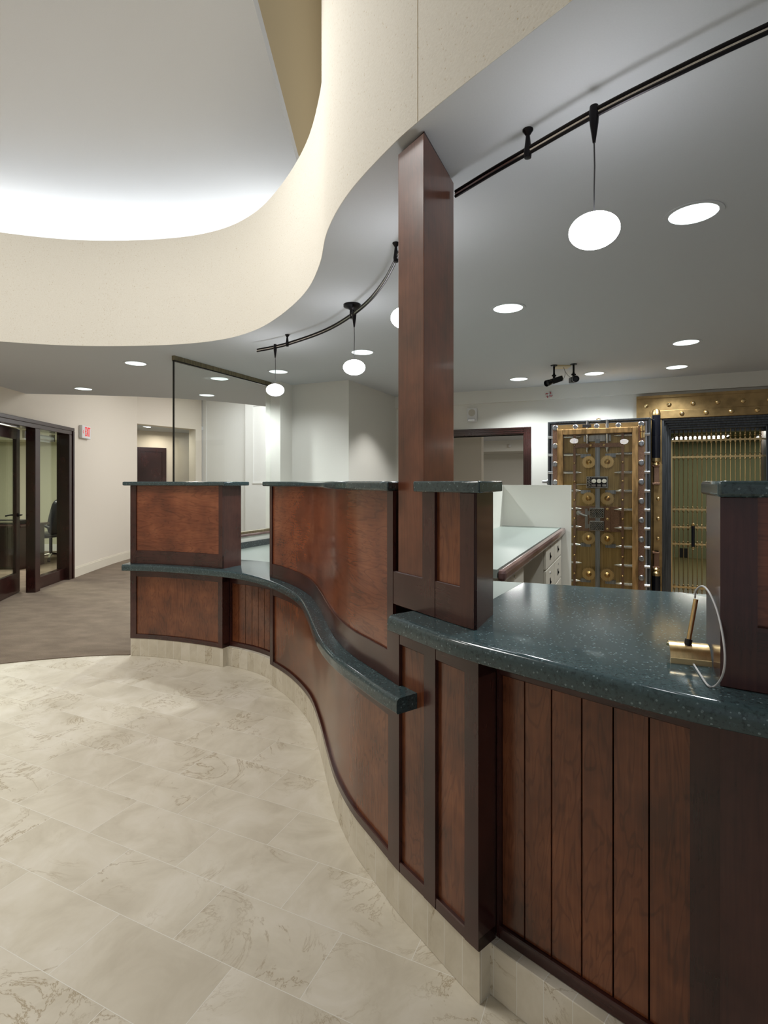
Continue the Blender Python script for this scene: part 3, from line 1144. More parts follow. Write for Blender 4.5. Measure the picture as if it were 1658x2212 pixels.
def base_unit(name, label, s0, s1, ztop, d=0.0, dplinth=None, stiles=(), top=0.06, bot=0.036, grain='panel_v', planks=None, depth=0.42, carc=True):
    """one panelled length of counter: stone plinth, rails, stiles and panels"""
    mid = MAIN.off((s0 + s1) / 2, 0.15)
    t = thing(name, label, 'counter base', (mid.x, mid.y, 0), 0, 'panelled counter bases')
    dp = d + 0.004 if dplinth is None else dplinth
    o = obj('plinth', sw(MAIN, rect(dp, d + 0.10, 0.0, ZP, 0.002), s0, s1), 'plinth', t, True, smooth=True)
    o['label'] = 'cream stone plinth tiles'
    obj('bottom_rail', sw(MAIN, rect(d, d + FR, ZP, ZP + bot), s0, s1), 'rail', t, True, smooth=True)
    zr = ztop - top
    obj('top_rail', sw(MAIN, rect(d, d + FR, zr, ztop), s0, s1), 'rail', t, True, smooth=True)
    st = sorted(stiles)
    for a, b in st:
        obj('stile', sw(MAIN, rect(d - 0.0015, d + FR, ZP + 0.0005, ztop - 0.0005), a, b), 'stile', t, True, smooth=True)
    if planks is None:
        for (a0, a1), (b0, b1) in zip(st, st[1:]):
            obj('panel', sw(MAIN, rect(d + IN, d + 0.05, ZP + bot, zr, 0), a1, b0), grain, t, True, smooth=True)
    else:
        bm = BM()
        for a, b in zip(planks, planks[1:]):
            sweep(bm, MAIN, rect(d + IN, d + 0.03, ZP + bot, zr, 0.002), a + 0.0022, b - 0.0022)
        obj('panel', bm, grain, t, True, smooth=True)
        obj('panel_backing', sw(MAIN, rect(d + 0.032, d + 0.05, ZP + bot, zr, 0), planks[0], planks[-1]), 'groove', t, True)
    if carc:
        obj('carcass', sw(MAIN, rect(d + 0.09, depth, 0.006, ztop, 0), s0 + 0.004, s1 - 0.004), 'carcass', t, True)
    return t


zAu, zBu = ZA - 0.05, ZB - 0.05
base_unit('counter_base', 'low cherry counter base at the far left end beneath the square raised box', s_l, s_1, zAu,
          stiles=((s_l, s_l + 0.05), (s_1 - 0.045, s_1)), top=0.058)
g2 = 0.055
a2, b2 = MAIN.bearing(492, 0.08), MAIN.bearing(583, 0.08)
pl0, pl1 = MAIN.bearing(501, 0.09), MAIN.bearing(582, 0.09)
base_unit('counter_base', 'narrow recessed counter base with grooved boards between the two low panelled bases', s_1, s_2, zAu, d=0.08, dplinth=0.05,
          stiles=((s_1, pl0),), top=0.075, planks=[pl0 + (pl1 - pl0) * k / 6 for k in range(7)])
base_unit('counter_base', 'long wave-shaped counter base beneath the curved low counter', s_2, s_3 + 0.03, zAu,
          stiles=((s_2, s_2 + 0.045), (s_3 - 0.0, s_3 + 0.03)), top=0.075, bot=0.034)
u = MAIN.bearing
t4 = base_unit('counter_base', 'narrow two-panel counter base beneath the wood column', s_3 + 0.03, s_4, zBu,
               stiles=((s_3 + 0.03, u(862)), (u(915), u(940)), (u(1003), s_4)), top=0.078, bot=0.036)
d5 = 0.08
gp = [u(x, d5 + IN) for x in (1083, 1132, 1189, 1254, 1323, 1401, 1490)]
base_unit('counter_base', 'recessed counter base with broad grooved boards below the teller window', s_4, s_5, zBu, d=d5, dplinth=0.05,
          stiles=((s_4, gp[0]), (gp[-1], s_5)), top=0.085, planks=gp)
base_unit('counter_base', 'counter base with dark post at the right edge beneath the right raised box', s_5, s_6, zBu,
          stiles=((s_5, s_5 + 0.082), (s_6 - 0.05, s_6)), top=0.085)

# ------------------------------------------------------------------ counters
s_a0 = MAIN.bearing(262, -0.07)
s_ae = MAIN.bearing(860, -0.07) - 0.01
bm = sw(MAIN, nosed(-0.07, 0.46, ZA - 0.05, ZA, 0.016), s_a0, s_ae, step=0.03)
cA = obj('counter_slab', bm, 'granite', smooth=True)
tag(cA, 'low dark teal granite counter that winds in an s-curve on the left', 'counter')

s_b0 = MAIN.bearing(836, -0.10)
s_be = MAIN.len - 0.02
bm = sw(MAIN, nosed(-0.10, 0.08, ZB - 0.05, ZB, 0.02), s_b0, s_be, step=0.03)
inner = [MAIN.off(s_b0 + (s_be - s_b0) * i / 60, 0.08) for i in range(61)]
backp = [Vector(p) for p in ((1.62, 1.0), (1.12, 2.017), (0.575, 2.22), (0.36, 1.86), (0.24, 1.87))]
prism(bm, [tuple(p) for p in inner + backp], ZB - 0.05, ZB)
cB = obj('counter_slab', bm, 'granite', smooth=True)
tag(cB, 'high dark green granite teller counter on the right, in front of the vault door', 'counter')

# laminate worktops on the staff side
tL = thing('staff_worktop', 'pale grey-green laminate worktop behind the wood column, left of the teller granite', 'worktop', (0.2, 2.2, 0))
obj('top', prism(BM(), [(0.244, 1.87), (0.362, 1.872), (0.574, 2.226), (0.454, 2.268), (-0.02, 2.44), (-0.02, 2.12)], ZB - 0.035, ZB - 0.002), 'laminate', tL, True)
obj('cabinet', prism(BM(), [(0.26, 1.95), (0.34, 1.93), (0.54, 2.2), (0.02, 2.38), (0.05, 2.14)], 0.006, ZB - 0.035), 'metalgrey', tL, True)
tR = thing('staff_worktop', 'pale grey-green laminate worktop behind the brass lamp at right', 'worktop', (1.4, 1.7, 0))
obj('top', prism(BM(), [(1.128, 2.016), (1.632, 1.0), (2.1, 1.2), (1.75, 1.73), (1.62, 1.83)], ZB - 0.035, ZB - 0.002), 'laminate', tR, True)
obj('cabinet', prism(BM(), [(1.2, 1.95), (1.65, 1.05), (2.0, 1.25), (1.6, 1.8)], 0.006, ZB - 0.035), 'metalgrey', tR, True)

tW = thing('staff_worktop', 'pale laminate worktop below the glass partition in the gap between raised boxes', 'worktop', (-1.0, 5.2, 0))
wpts = [tuple(MAIN.off(s_l + 0.25 + (s_2 + 0.25 - s_l - 0.25) * i / 24, 0.462)) for i in range(25)]
obj('top', prism(BM(), wpts + [(-0.35, 4.7), (-0.42, 5.8), (-1.03, 6.06), (-1.165, 5.98), tuple(E(-3.612, 4.97)[:2]), tuple(E(-3.612, 3.9)[:2])], ZA - 0.04, ZA - 0.002), 'laminate', tW, True)
obj('cabinet', prism(BM(), [(-1.5, 4.95), (-0.8, 4.45), (-0.5, 4.7), (-0.5, 5.7), (-1.1, 5.95)], 0.006, ZA - 0.04), 'metalgrey', tW, True)

# low wall, wood cap and glass partition
struct('wall_partition', ebox(-3.74, -3.615, 3.66, 4.985, 0.0, 0.885), 'wall_cool')
tag(obj('backsplash', ebox(-3.614, -3.594, 3.9, 4.97, ZA - 0.002, ZA + 0.06), 'granite_grey'), 'dark grey backsplash strip behind the pale worktop at the low partition wall', 'backsplash')
gp_ = thing('glass_partition', 'tall clear glass partition reaching the ceiling behind the left raised box', 'glass partition', E(-3.68, 4.27, 0.885), PHI)
obj('glass_pane', bx(-0.006, 0.006, -0.70, 0.71, 0.035, ZS - 0.885 - 0.03), 'glass', gp_)
obj('edge', bx(-0.0075, 0.0075, -0.708, -0.70, 0.035, ZS - 0.885 - 0.03), 'glassedge', gp_)['label'] = 'dark polished glass edge'
cc = obj('top_channel', bx(-0.016, 0.016, -0.71, 0.71, ZS - 0.885 - 0.04, ZS - 0.885 - 0.0005), 'railbrass', gp_)
obj('gasket', bx(-0.012, 0.012, -0.708, 0.708, ZS - 0.885 - 0.05, ZS - 0.885 - 0.04), 'glassedge', cc)
cr = obj('wood_cap', bx(-0.075, 0.085, -0.72, 0.714, 0.0, 0.024), 'deskwood', gp_, bevel=0.006)
obj('bottom_channel', bx(-0.03, 0.03, -0.715, 0.714, 0.024, 0.045), 'railbrass', gp_)

# ------------------------------------------------------------------ raised boxes on the counters
CAPT = 0.032


def raised(name, label, s0, s1, z0, depth, stiles, bot=0.115, grain='panel_h', d=0.0, cap_over=(0.04, 0.04), cap_d=(0.04, 0.04), cap_s=None, right_side=True):
    mid = MAIN.off((s0 + s1) / 2, depth / 2)
    t = thing(name, label, 'raised box', (mid.x, mid.y, z0), 0, 'raised boxes on the counters')
    zt = ZC - CAPT
    st = sorted(stiles)
    ax = Vector((0.4155, 0.9096))
    obj('bottom_rail', sw(MAIN, rect(d, d + 0.012, z0, z0 + bot, 0.002), s0, s1), 'rail', t, True, smooth=True)
    for a, b in st:
        obj('stile', sw(MAIN, rect(d - 0.0012, d + 0.012, z0 + 0.0005, zt, 0.002), a, b), 'stile', t, True, smooth=True)
    for (a0, a1), (b0, b1) in zip(st, st[1:]):
        obj('panel', sw(MAIN, rect(d + 0.009, d + 0.012, z0 + bot, zt, 0), a1, b0), grain, t, True, smooth=True)
    nb = 40
    fp = [MAIN.off(s0 + (s1 - s0) * i / nb, d + 0.0122) for i in range(nb + 1)]
    bk = [p + ax * (depth - 0.012) for p in fp]
    obj('body', prism(BM(), [tuple(p) for p in fp + bk[::-1]], z0, zt), 'side', t, True)
    c0, c1 = cap_s if cap_s else (s0 - cap_over[0], s1 + cap_over[1])
    fp = [MAIN.off(c0 + (c1 - c0) * i / nb, d - cap_d[0]) for i in range(nb + 1)]
    bk = [p + ax * (depth + cap_d[0] + cap_d[1]) for p in fp]
    o = obj('cap', prism(BM(), [tuple(p) for p in fp + bk[::-1]], zt, ZC), 'granite', t, True, smooth=True, bevel=0.007)
    o['label'] = 'dark granite cap slab'
    return t


raised('raised_box', 'square cherry raised box with granite cap at the far left counter end', s_l, s_1, ZA, 0.22, ((s_l, s_l + 0.05), (s_1 - 0.04, s_1)), cap_over=(0.05, 0.06), bot=0.11)
s_t0 = MAIN.bearing(582)
raised('raised_box', 'long wave-shaped cherry raised box left of the wood column', s_t0, s_3 + 0.03, ZA, 0.20, ((s_t0, s_t0 + 0.035), (s_3 - 0.008, s_3 + 0.03)), cap_over=(0.04, 0.03), bot=0.10)
s_k0, s_k1 = s_3 + 0.031, MAIN.bearing(1022)
t_ = raised('raised_box', 'narrow two-panel raised box with overhanging cap beside the wood column', s_col, s_k1, ZB, 0.207,
            ((s_col, u(938)), (u(993), s_k1)), bot=0.114, grain='panel_v', cap_s=(s_col + 0.003, s_k1 + 0.05))
raised('raised_box', 'raised box with granite cap cut off by the right edge', s_5, s_6 - 0.02, ZB, 0.24, ((s_5, s_5 + 0.062), (s_6 - 0.08, s_6 - 0.02)), bot=0.13, grain='panel_h', cap_over=(0.002, 0.02), cap_d=(0.04, 0.0))

# ------------------------------------------------------------------ the wood column
c0 = MAIN.off(s_col - 0.001, 0.006)
c1 = MAIN.off(u(856), 0.006)
dv = Vector((0.4155, 0.9096))
cm = thing('wood_column', 'tall square cherry column standing on the counter up to the ceiling', 'column', ((c0.x + c1.x) / 2, (c0.y + c1.y) / 2, ZB))
pts = [tuple(c1), tuple(c0), tuple(c0 + dv * 0.315), tuple(c1 + dv * 0.315)]
obj('shaft', prism(BM(), pts, ZB, ZS - 0.018), 'post', cm, True, bevel=0.003)
ctr = (c0 + c1) / 2 + dv * 0.157
ins = [tuple(Vector(p) + (ctr - Vector(p)).normalized() * 0.022) for p in pts]
obj('neck', prism(BM(), ins, ZS - 0.018, ZS - 0.0005), 'stile', cm, True)
obj('base_rail', sw(MAIN, rect(0.0, 0.012, ZB, ZB + 0.114), s_3 + 0.031, s_col - 0.0005), 'rail', cm, True)

# ------------------------------------------------------------------ picture lamp lying on the teller counter
pl = thing('brass_lamp', 'small brass lamp with half-round shade and upright rod lying on the green granite', 'lamp', (0.706, 1.262, ZB), math.atan2(-0.34, 0.94))
bm = BM()
prof = [(-0.042 + 0.0, 0.006)]
arc = []
for k in range(13):
    a = PI * (0.04 + 0.80 * k / 12)
    arc.append((-0.004 - 0.036 * math.cos(a), 0.006 + 0.034 * math.sin(a)))
arc2 = [(-0.004 - 0.033 * math.cos(PI * (0.04 + 0.80 * k / 12)), 0.006 + 0.031 * math.sin(PI * (0.04 + 0.80 * k / 12))) for k in range(13)][::-1]
op = arc + arc2
v0 = [bm.verts.new((-0.036, p[0], p[1])) for p in op]
v1 = [bm.verts.new((0.046, p[0], p[1])) for p in op]
for i in range(len(op)):
    j = (i + 1) % len(op)
    bm.faces.new((v0[i], v0[j], v1[j], v1[i]))
bm.faces.new(v0[::-1])
bm.faces.new(v1)
obj('shade', bm, 'brass', pl, smooth=True)
obj('lip', bx(-0.036, 0.046, -0.044, -0.036, 0.0, 0.012), 'ivory', pl)['label'] = 'ivory front lip'
obj('rod', tube(BM(), [(0.004, -0.012, 0.040), (0.022, -0.002, 0.142)], 0.0052, 12), 'brass', pl, smooth=True)
obj('collar', tube(BM(), [(0.003, -0.0125, 0.034), (0.0058, -0.011, 0.050)], 0.0078, 14), 'blackplastic', pl, smooth=True)
cable_pts = [Vector((0.7305, 1.2650, 1.1768)), Vector((0.7308, 1.2600, 1.1963)), Vector((0.7331, 1.2400, 1.2099)), Vector((0.7179, 1.1900, 1.2073)), Vector((0.6963, 1.1300, 1.1884)), Vector((0.6757, 1.0800, 1.1628)), Vector((0.6610, 1.0450, 1.1271)), Vector((0.6547, 1.0350, 1.0946)), Vector((0.6601, 1.0550, 1.0632)), Vector((0.6651, 1.0840, 1.0377)), Vector((0.6557, 1.0900, 1.0382)), Vector((0.6798, 1.1600, 1.0375)), Vector((0.7086, 1.2400, 1.0375))]


def smoothpath(P, n=6):
    P = [P[0] * 2 - P[1]] + list(P) + [P[-1] * 2 - P[-2]]
    out = []
    for i in range(1, len(P) - 2):
        a, b, c, d = P[i - 1:i + 3]
        for k in range(n):
            t = k / n
            out.append(0.5 * ((2 * b) + (c - a) * t + (2 * a - 5 * b + 4 * c - d) * t * t + (3 * b - a - 3 * c + d) * t ** 3))
    out.append(P[-2])
    return out


obj('cable', tube(BM(), smoothpath(cable_pts), 0.0021, 8), 'cable', pl, True, smooth=True)['label'] = 'white looping cable'

# ------------------------------------------------------------------ recessed downlights
CAN_LABELS = [
    'recessed downlight left of the glass partition, nearer of the two over the carpet',
    'recessed downlight nearest the office wall, above the exit sign side',
    'recessed downlight seen dimmed through the upper part of the glass partition',
    'recessed downlight seen low through the glass, closest to the soffit back edge',
    'recessed downlight directly behind the leftmost pendant cord',
    'recessed downlight behind the cord of the second pendant, left of the wood column',
    'recessed downlight right of the wood column, midway across the grey ceiling',
    'recessed downlight nearest the doorway, left of the two black cameras',
    'recessed downlight just right of the two black cameras',
    'recessed downlight above the left corner of the brass vault frame',
    'recessed downlight at the right, second largest beyond the largest one',
    'largest recessed downlight, right of the near pendant globe',
]
proto = None
for i, (x, y) in enumerate(CANS):
    if proto is None:
        proto = thing('recessed_downlight', CAN_LABELS[0], 'downlight', (x, y, ZS), 0, 'recessed ceiling downlights')
        rb = BM()
        for (ra, za), (rb_, zb_) in (((0.090, 0.0), (0.062, 0.115)),):
            lathe(rb, [(0.0925, -0.001), (0.066, 0.115), (0.066, 0.118), (0.0937, 0.002)], 32, None, cap=False)
        obj('reflector', rb, 'reflector', proto, smooth=True)
        lathe_bm = lathe(BM(), [(0.094, -0.003), (0.112, -0.003), (0.113, -0.0002), (0.094, -0.0002)], 32, None, cap=False)
        obj('trim_ring', lathe_bm, 'ceil', proto, smooth=True)
        obj('lens', lathe(BM(), [(0.0, 0.110), (0.066, 0.110), (0.066, 0.116), (0.0, 0.116)], 24, None, cap=False), 'lamp', proto)
    else:
        dup(proto, (x, y, ZS), None, CAN_LABELS[i])
    ld = bpy.data.lights.new('downlight_lamp', 'SPOT')
    ld.energy = W_DOWN * (0.3 if i == 4 else 0.32 if i < 2 else 1.0)
    ld.spot_size = math.radians(136)
    ld.spot_blend = 0.75
    ld.shadow_soft_size = 0.05
    ld.color = (1.0, 0.97, 0.93) if i < 2 else (0.92, 0.98, 1.0)
    lo = bpy.data.objects.new('downlight_lamp', ld)
    lo.location = (x, y, ZS + 0.004)
    COL.objects.link(lo)
ld = bpy.data.lights.new('wall_washer', 'SPOT')
ld.energy = 70
ld.spot_size = math.radians(100)
ld.spot_blend = 0.5
ld.shadow_soft_size = 0.05
ld.color = (1.0, 0.99, 0.96)
lo = bpy.data.objects.new('wall_washer', ld)
lo.location = (0.33, 6.05, ZS - 0.004)
COL.objects.link(lo)
cl = thing('corridor_downlight', 'small downlight in the ceiling of the far corridor opening', 'downlight', (-4.86, 10.98, 2.576))
obj('lens', lathe(BM(), [(0.0, -0.004), (0.1, -0.004), (0.1, -0.001), (0.0, -0.001)], 24, cap=False), 'lamp', cl)
obj('trim_ring', lathe(BM(), [(0.1, -0.005), (0.115, -0.005), (0.115, -0.0005), (0.1, -0.0005)], 24, cap=False), 'ceil', cl)

# ------------------------------------------------------------------ monorail tracks with pendants
ZR = 2.50


def curve_pts(pl_, n=8):
    return [p for p in smoothpath([Vector(p) for p in pl_], n)]


def track(name, label, plan, feet, canopy=None):
    p0 = plan[0]
    t = thing(name, label, 'light rail', (p0[0], p0[1], ZR), 0, 'pendant light rails')
    path = curve_pts([(x, y, ZR) for x, y in plan])
    off = Vector((0, 0, 0.009))
    obj('conductor', tube(BM(), [p + off for p in path], 0.0055, 8), 'bronze', t, True, smooth=True)
    obj('conductor', tube(BM(), [p - off for p in path], 0.0055, 8), 'bronze', t, True, smooth=True)
    obj('insulator', tube(BM(), path, 0.0042, 6), 'chrome', t, True, smooth=True)
    for x, y in feet:
        b = BM()
        lathe(b, [(0.0, ZR - 0.022), (0.011, ZR - 0.020), (0.013, ZR), (0.010, ZR + 0.02), (0.0065, ZR + 0.05), (0.014, ZS - 0.008), (0.017, ZS - 0.004), (0.017, ZS - 0.0004)], 14, at(x, y, 0))
        obj('standoff', b, 'bronze', t, True, smooth=True)
    if canopy:
        x, y = canopy
        b = BM()
        lathe(b, [(0.0, ZR - 0.02), (0.016, ZR - 0.018), (0.016, ZR + 0.035), (0.026, ZS - 0.026), (0.055, ZS - 0.014), (0.056, ZS - 0.0004)], 28, at(x, y, 0))
        obj('canopy', b, 'bronze', t, True, smooth=True)
    return t


RAIL1 = [(-1.013, 4.296), (-0.846, 4.185), (-0.70, 4.06), (-0.49, 3.835), (-0.339, 3.63), (-0.201, 3.38), (-0.085, 3.11), (-0.005, 2.84), (0.038, 2.64), (0.075, 2.44), (0.13, 2.24)]
RAIL2 = [(0.2602, 1.962), (0.362, 1.825), (0.457, 1.706), (0.598, 1.532), (0.74, 1.385), (0.89, 1.245), (1.10, 1.07), (1.35, 0.88)]
track('light_rail', 'curved black double-tube light rail on the ceiling left of the column', RAIL1, [(-0.735, 4.09), (0.056, 2.52)], (-0.201, 3.40))
track('light_rail', 'black double-tube light rail running from the column to the upper right corner', RAIL2, [(0.457, 1.71), (1.12, 1.054)])

PEND = [((-0.846, 4.185), 'leftmost small white globe pendant, near the glass partition'),
        ((-0.186, 3.36), 'white globe pendant below the round ceiling canopy'),
        ((0.098, 2.345), 'white globe pendant half hidden behind the wood column'),
        ((0.598, 1.532), 'largest white globe pendant, right of the wood column')]
pp = None
for (x, y), lab in PEND:
    if pp is None:
        pp = thing('globe_pendant', lab, 'pendant light', (x, y, ZR), 0, 'white globe pendants')
        obj('connector', lathe(BM(), [(0.0, -0.085), (0.004, -0.084), (0.012, -0.03), (0.014, 0.0), (0.012, 0.020), (0.0, 0.023)], 14), 'bronze', pp, smooth=True)
        obj('cord', tube(BM(), [(0, 0, -0.08), (0.0015, 0, -0.15), (0, 0, -0.22), (0, 0, -0.292)], 0.0022, 8), 'cord', pp, smooth=True)
        a_, b_ = 0.069, 0.0465
        obj('globe', lathe(BM(), [(a_ * math.sin(PI * k / 18), -0.335 - b_ * math.cos(PI * k / 18)) for k in range(19)], 36, cap=False), 'globe', pp, smooth=True)
    else:
        dup(pp, (x, y, ZR), None, lab)

# ------------------------------------------------------------------ cove lights lying on top of the soffit behind the bulkhead
ZSH = 3.28
s_sh = SOFF.bearing(440)
struct('trim_9', sw(SOFF, [(0.95, ZS + 0.09), (1.6, ZS + 0.09), (1.6, ZSH), (0.95, ZSH)], 0.9, s_sh), 'cloud')
cove_pts = [SOFF.off(0.95 + (s_sh - 0.98) * f / 6, 1.28) for f in range(7)]
cove_pts.append(Vector((-0.80, 5.05)))
for i, (a, b) in enumerate(zip(cove_pts, cove_pts[1:])):
    mid = (a + b) / 2
    an = math.atan2((b - a).y, (b - a).x)
    ln = (b - a).length * 0.44
    zc_ = ZSH
    cvt = thing('cove_lamp', 'tube lamp hidden in the lighting cove behind the curved bulkhead', 'cove light', (mid.x, mid.y, zc_), an, 'cove lamps behind the bulkhead')
    obj('batten', bx(-ln, ln, -0.04, 0.04, 0, 0.05), 'plastic', cvt)
    obj('tube', tube(BM(), [(-ln, 0, 0.075), (ln, 0, 0.075)], 0.016, 8), 'cove', cvt)
    area('cove_light', (mid.x, mid.y, zc_ + 0.11), ln * 2, W_COVE, (0.98, 1.0, 0.98), 0.12, (PI, 0, -an))

# ------------------------------------------------------------------ teller desk with drawers
td = thing('teller_desk', 'pale desk with wood edge, privacy panels and drawers left of the vault door', 'desk', E(-0.9, 4.1), PHI)
X0 = -0.9
Y0 = 4.1
ED = lambda a, b, c, d_, z0, z1: bx(a - X0, b - X0, c - Y0, d_ - Y0, z0, z1)
obj('worktop', ED(-1.19, -0.62, 2.75, 5.56, 0.955, 1.0), 'laminate', td)
obj('edge_strip', ED(-0.62, -0.575, 2.75, 5.56, 0.935, 1.0), 'deskwood', td, bevel=0.02)['label'] = 'dark wood front edge'
obj('end_panel', ED(-1.22, -0.525, 5.56, 5.59, 0.006, 1.418), 'putty', td)
obj('back_panel', ED(-1.22, -1.19, 2.72, 5.56, 0.006, 1.418), 'putty', td)


def drawer(y0, y1, z0, z1):
    o = obj('drawer', ED(-0.635, -0.615, y0 + 0.004, y1 - 0.004, z0 + 0.004, z1 - 0.004), 'metalgrey', td, bevel=0.003)
    yc = (y0 + y1) / 2
    zc_ = (z0 + z1) / 2
    obj('pull', ED(-0.6165, -0.6125, yc - 0.022, yc + 0.022, zc_ - 0.05, zc_ + 0.01), 'blackplastic', o)
    b = BM()
    vv = [(-0.6125 - X0, yc - 0.02 - Y0, zc_ - 0.045), (-0.6125 - X0, yc + 0.018 - Y0, zc_ - 0.045), (-0.600 - X0, yc - 0.02 - Y0, zc_ - 0.02), (-0.6125 - X0, yc - 0.02 - Y0, zc_ + 0.006), (-0.6125 - X0, yc + 0.018 - Y0, zc_ - 0.02)]
    q = [b.verts.new(p) for p in vv]
    b.faces.new((q[0], q[1], q[2]))
    b.faces.new((q[2], q[4], q[3]))
    b.faces.new((q[1], q[4], q[2]))
    obj('pull_flap', b, 'chrome', o)
    b = lathe(BM(), [(0.011, 0.0), (0.011, 0.008), (0.0, 0.009)], 14, at(-0.616 - X0, yc - Y0, zc_ + 0.055, Matrix.Rotation(PI / 2, 4, 'Y')))
    obj('lock', b, 'chrome', o)


obj('pedestal', ED(-1.185, -0.636, 4.47, 5.555, 0.006, 0.95), 'metalgrey', td)
obj('pedestal', ED(-1.185, -0.636, 2.80, 3.50, 0.006, 0.95), 'metalgrey', td)
for (a, b) in ((4.48, 5.0), (5.01, 5.54)):
    for k in range(4):
        z1 = 0.945 - k * 0.215
        drawer(a, b, z1 - 0.21, z1)
for k in range(2):
    z1 = 0.945 - k * 0.215
    drawer(2.85, 3.49, z1 - 0.21, z1)

# ------------------------------------------------------------------ vault door (open, parallel to the wall)
vd = thing('vault_door', 'open antique vault door showing gears, bolts and locks behind glass', 'vault door', E(-0.82, 6.12), PHI)
ZD = 0.10
VP = lambda name, bm, mat, **k: obj(name, bm, mat, vd, **k)
obj('slab', bx(0.0, 1.015, 0.06, 0.33, ZD, 2.108), 'darksteel', vd, bevel=0.006)
rim = BM()
for a in ((0, 0.022, 0.0, 0.06, ZD, 2.108), (0.993, 1.015, 0.0, 0.06, ZD, 2.108), (0.022, 0.993, 0.0, 0.06, 2.086, 2.108)):
    box(rim, *a)
VP('rim', rim, 'darksteel', bevel=0.004)
st2 = BM()
for a in ((0.034, 0.05, 0.03, 0.06, ZD, 2.075), (0.965, 0.981, 0.03, 0.06, ZD, 2.075), (0.05, 0.965, 0.03, 0.06, 2.06, 2.075)):
    box(st2, *a)
VP('stepped_edge', st2, 'steel')
VP('back_plate', bx(0.05, 0.965, 0.03, 0.059, ZD, 2.06), 'goldback')['label'] = 'brushed gold back plate'
cs_ = BM()
for a in ((0.055, 0.11, -0.02, 0.03, ZD, 2.07), (0.898, 0.955, -0.02, 0.03, ZD, 2.07)):
    box(cs_, *a)
VP('side_strap', cs_, 'copper')
VP('top_strap', bx(0.11, 0.898, -0.02, 0.03, 2.008, 2.065), 'bronzeplate')
gf = BM()
for a in ((0.109, 0.167, -0.085, 0.03, ZD, 2.012), (0.841, 0.898, -0.085, 0.03, ZD, 2.012), (0.167, 0.841, -0.085, 0.03, 1.954, 2.012)):
    box(gf, *a)
VP('glazing_frame', gf, 'goldframe', bevel=0.006)['label'] = 'worn golden frame around the glass'
VP('glass_pane', bx(0.166, 0.842, -0.078, -0.074, ZD, 1.956), 'vaultglass')
# knobs
for x, zs in ((0.083, [2.037 - 0.1975 * k for k in range(9)]), (0.926, [2.040 - 0.1965 * k for k in range(9)])):
    for z in zs:
        VP('bolt_head', lathe(BM(), [(0.030, 0.02), (0.030, 0.034), (0.024, 0.04), (0.013, 0.041), (0.011, 0.037), (0.0, 0.037)], 18, at(x, 0, z, TOCAM)), 'steel', smooth=True)
for x in (0.29, 0.502, 0.711):
    VP('bolt_head', lathe(BM(), [(0.028, 0.02), (0.028, 0.034), (0.022, 0.04), (0.012, 0.041), (0.011, 0.037), (0.0, 0.037)], 18, at(x, 0, 2.036, TOCAM)), 'steel', smooth=True)
# sliding bolts left and right
RX = Matrix.Rotation(PI / 2, 4, 'Y')
for k in range(9):
    z = 1.937 - 0.1935 * k
    VP('sliding_bolt', tube(BM(), [(0.668, 0.0, z), (0.69, 0.0, z), (0.72, 0.0, z), (0.745, 0.0, z), (1.006, 0.0, z)], [0.002, 0.010, 0.016, 0.018, 0.018], 14), 'chrome', smooth=True)
    VP('sliding_bolt', tube(BM(), [(0.352, 0.0, z), (0.33, 0.0, z), (0.30, 0.0, z), (0.275, 0.0, z), (0.008, 0.0, z)], [0.002, 0.010, 0.016, 0.018, 0.018], 14), 'chrome', smooth=True)
for x in (0.407, 0.604):
    VP('sliding_bolt', tube(BM(), [(x, -0.015, 1.755), (x, -0.015, 1.775), (x, -0.015, 1.81), (x, -0.015, 1.95), (x, -0.015, 2.102)], [0.003, 0.012, 0.019, 0.019, 0.019], 14), 'chrome', smooth=True)
VP('name_plate', bx(0.362, 0.447, -0.046, -0.02, 2.03, 2.058), 'blackplastic')
# straps with studs
for x, sx in ((0.28, [1.844 - 0.1965 * k for k in range(9)]), (0.752, [1.85 - 0.1965 * k for k in range(9)])):
    so = VP('upright_strap', bx(x - 0.012, x + 0.012, -0.036, -0.018, ZD, 1.955), 'copper')
    for z in sx:
        obj('stud', lathe(BM(), [(0.013, 0.0), (0.011, 0.008), (0.006, 0.013), (0.0, 0.014)], 12, at(x, -0.036, z, TOCAM)), 'brass', so, smooth=True)
so = VP('cross_strap', bx(0.292, 0.74, -0.034, -0.018, 1.815, 1.858), 'copper')
for x in (0.443, 0.572):
    obj('stud', lathe(BM(), [(0.013, 0.0), (0.011, 0.008), (0.0, 0.014)], 12, at(x, -0.034, 1.837, TOCAM)), 'brass', so, smooth=True)
VP('centre_bar', bx(0.488, 0.533, -0.03, 0.03, ZD, 1.90), 'bluesteel')['label'] = 'grey engraved centre bar'
VP('top_gearing', bx(0.37, 0.64, -0.005, 0.03, 1.88, 1.945), 'steel')


def gear(x, z, r, y=-0.012):
    bm = BM()
    nt = 26
    pts = []
    for k in range(nt * 4):
        a = 2 * PI * k / (nt * 4)
        rr = r if (k % 4) in (0, 1) else r * 0.87
        pts.append((x + rr * math.cos(a), z + rr * math.sin(a)))
    f0 = [bm.verts.new((p[0], y, p[1])) for p in pts]
    f1 = [bm.verts.new((p[0], y - 0.012, p[1])) for p in pts]
    bm.faces.new(f0)
    bm.faces.new(f1[::-1])
    for i in range(len(pts)):
        j = (i + 1) % len(pts)
        bm.faces.new((f0[i], f0[j], f1[j], f1[i]))
    o = VP('gear', bm, 'brass')
    obj('hub', lathe(BM(), [(0.030, 0.0), (0.026, 0.005), (0.010, 0.020), (0.006, 0.030), (0.0, 0.032)], 18, at(x, y - 0.011, z, TOCAM)), 'brass', o, smooth=True)
    return o


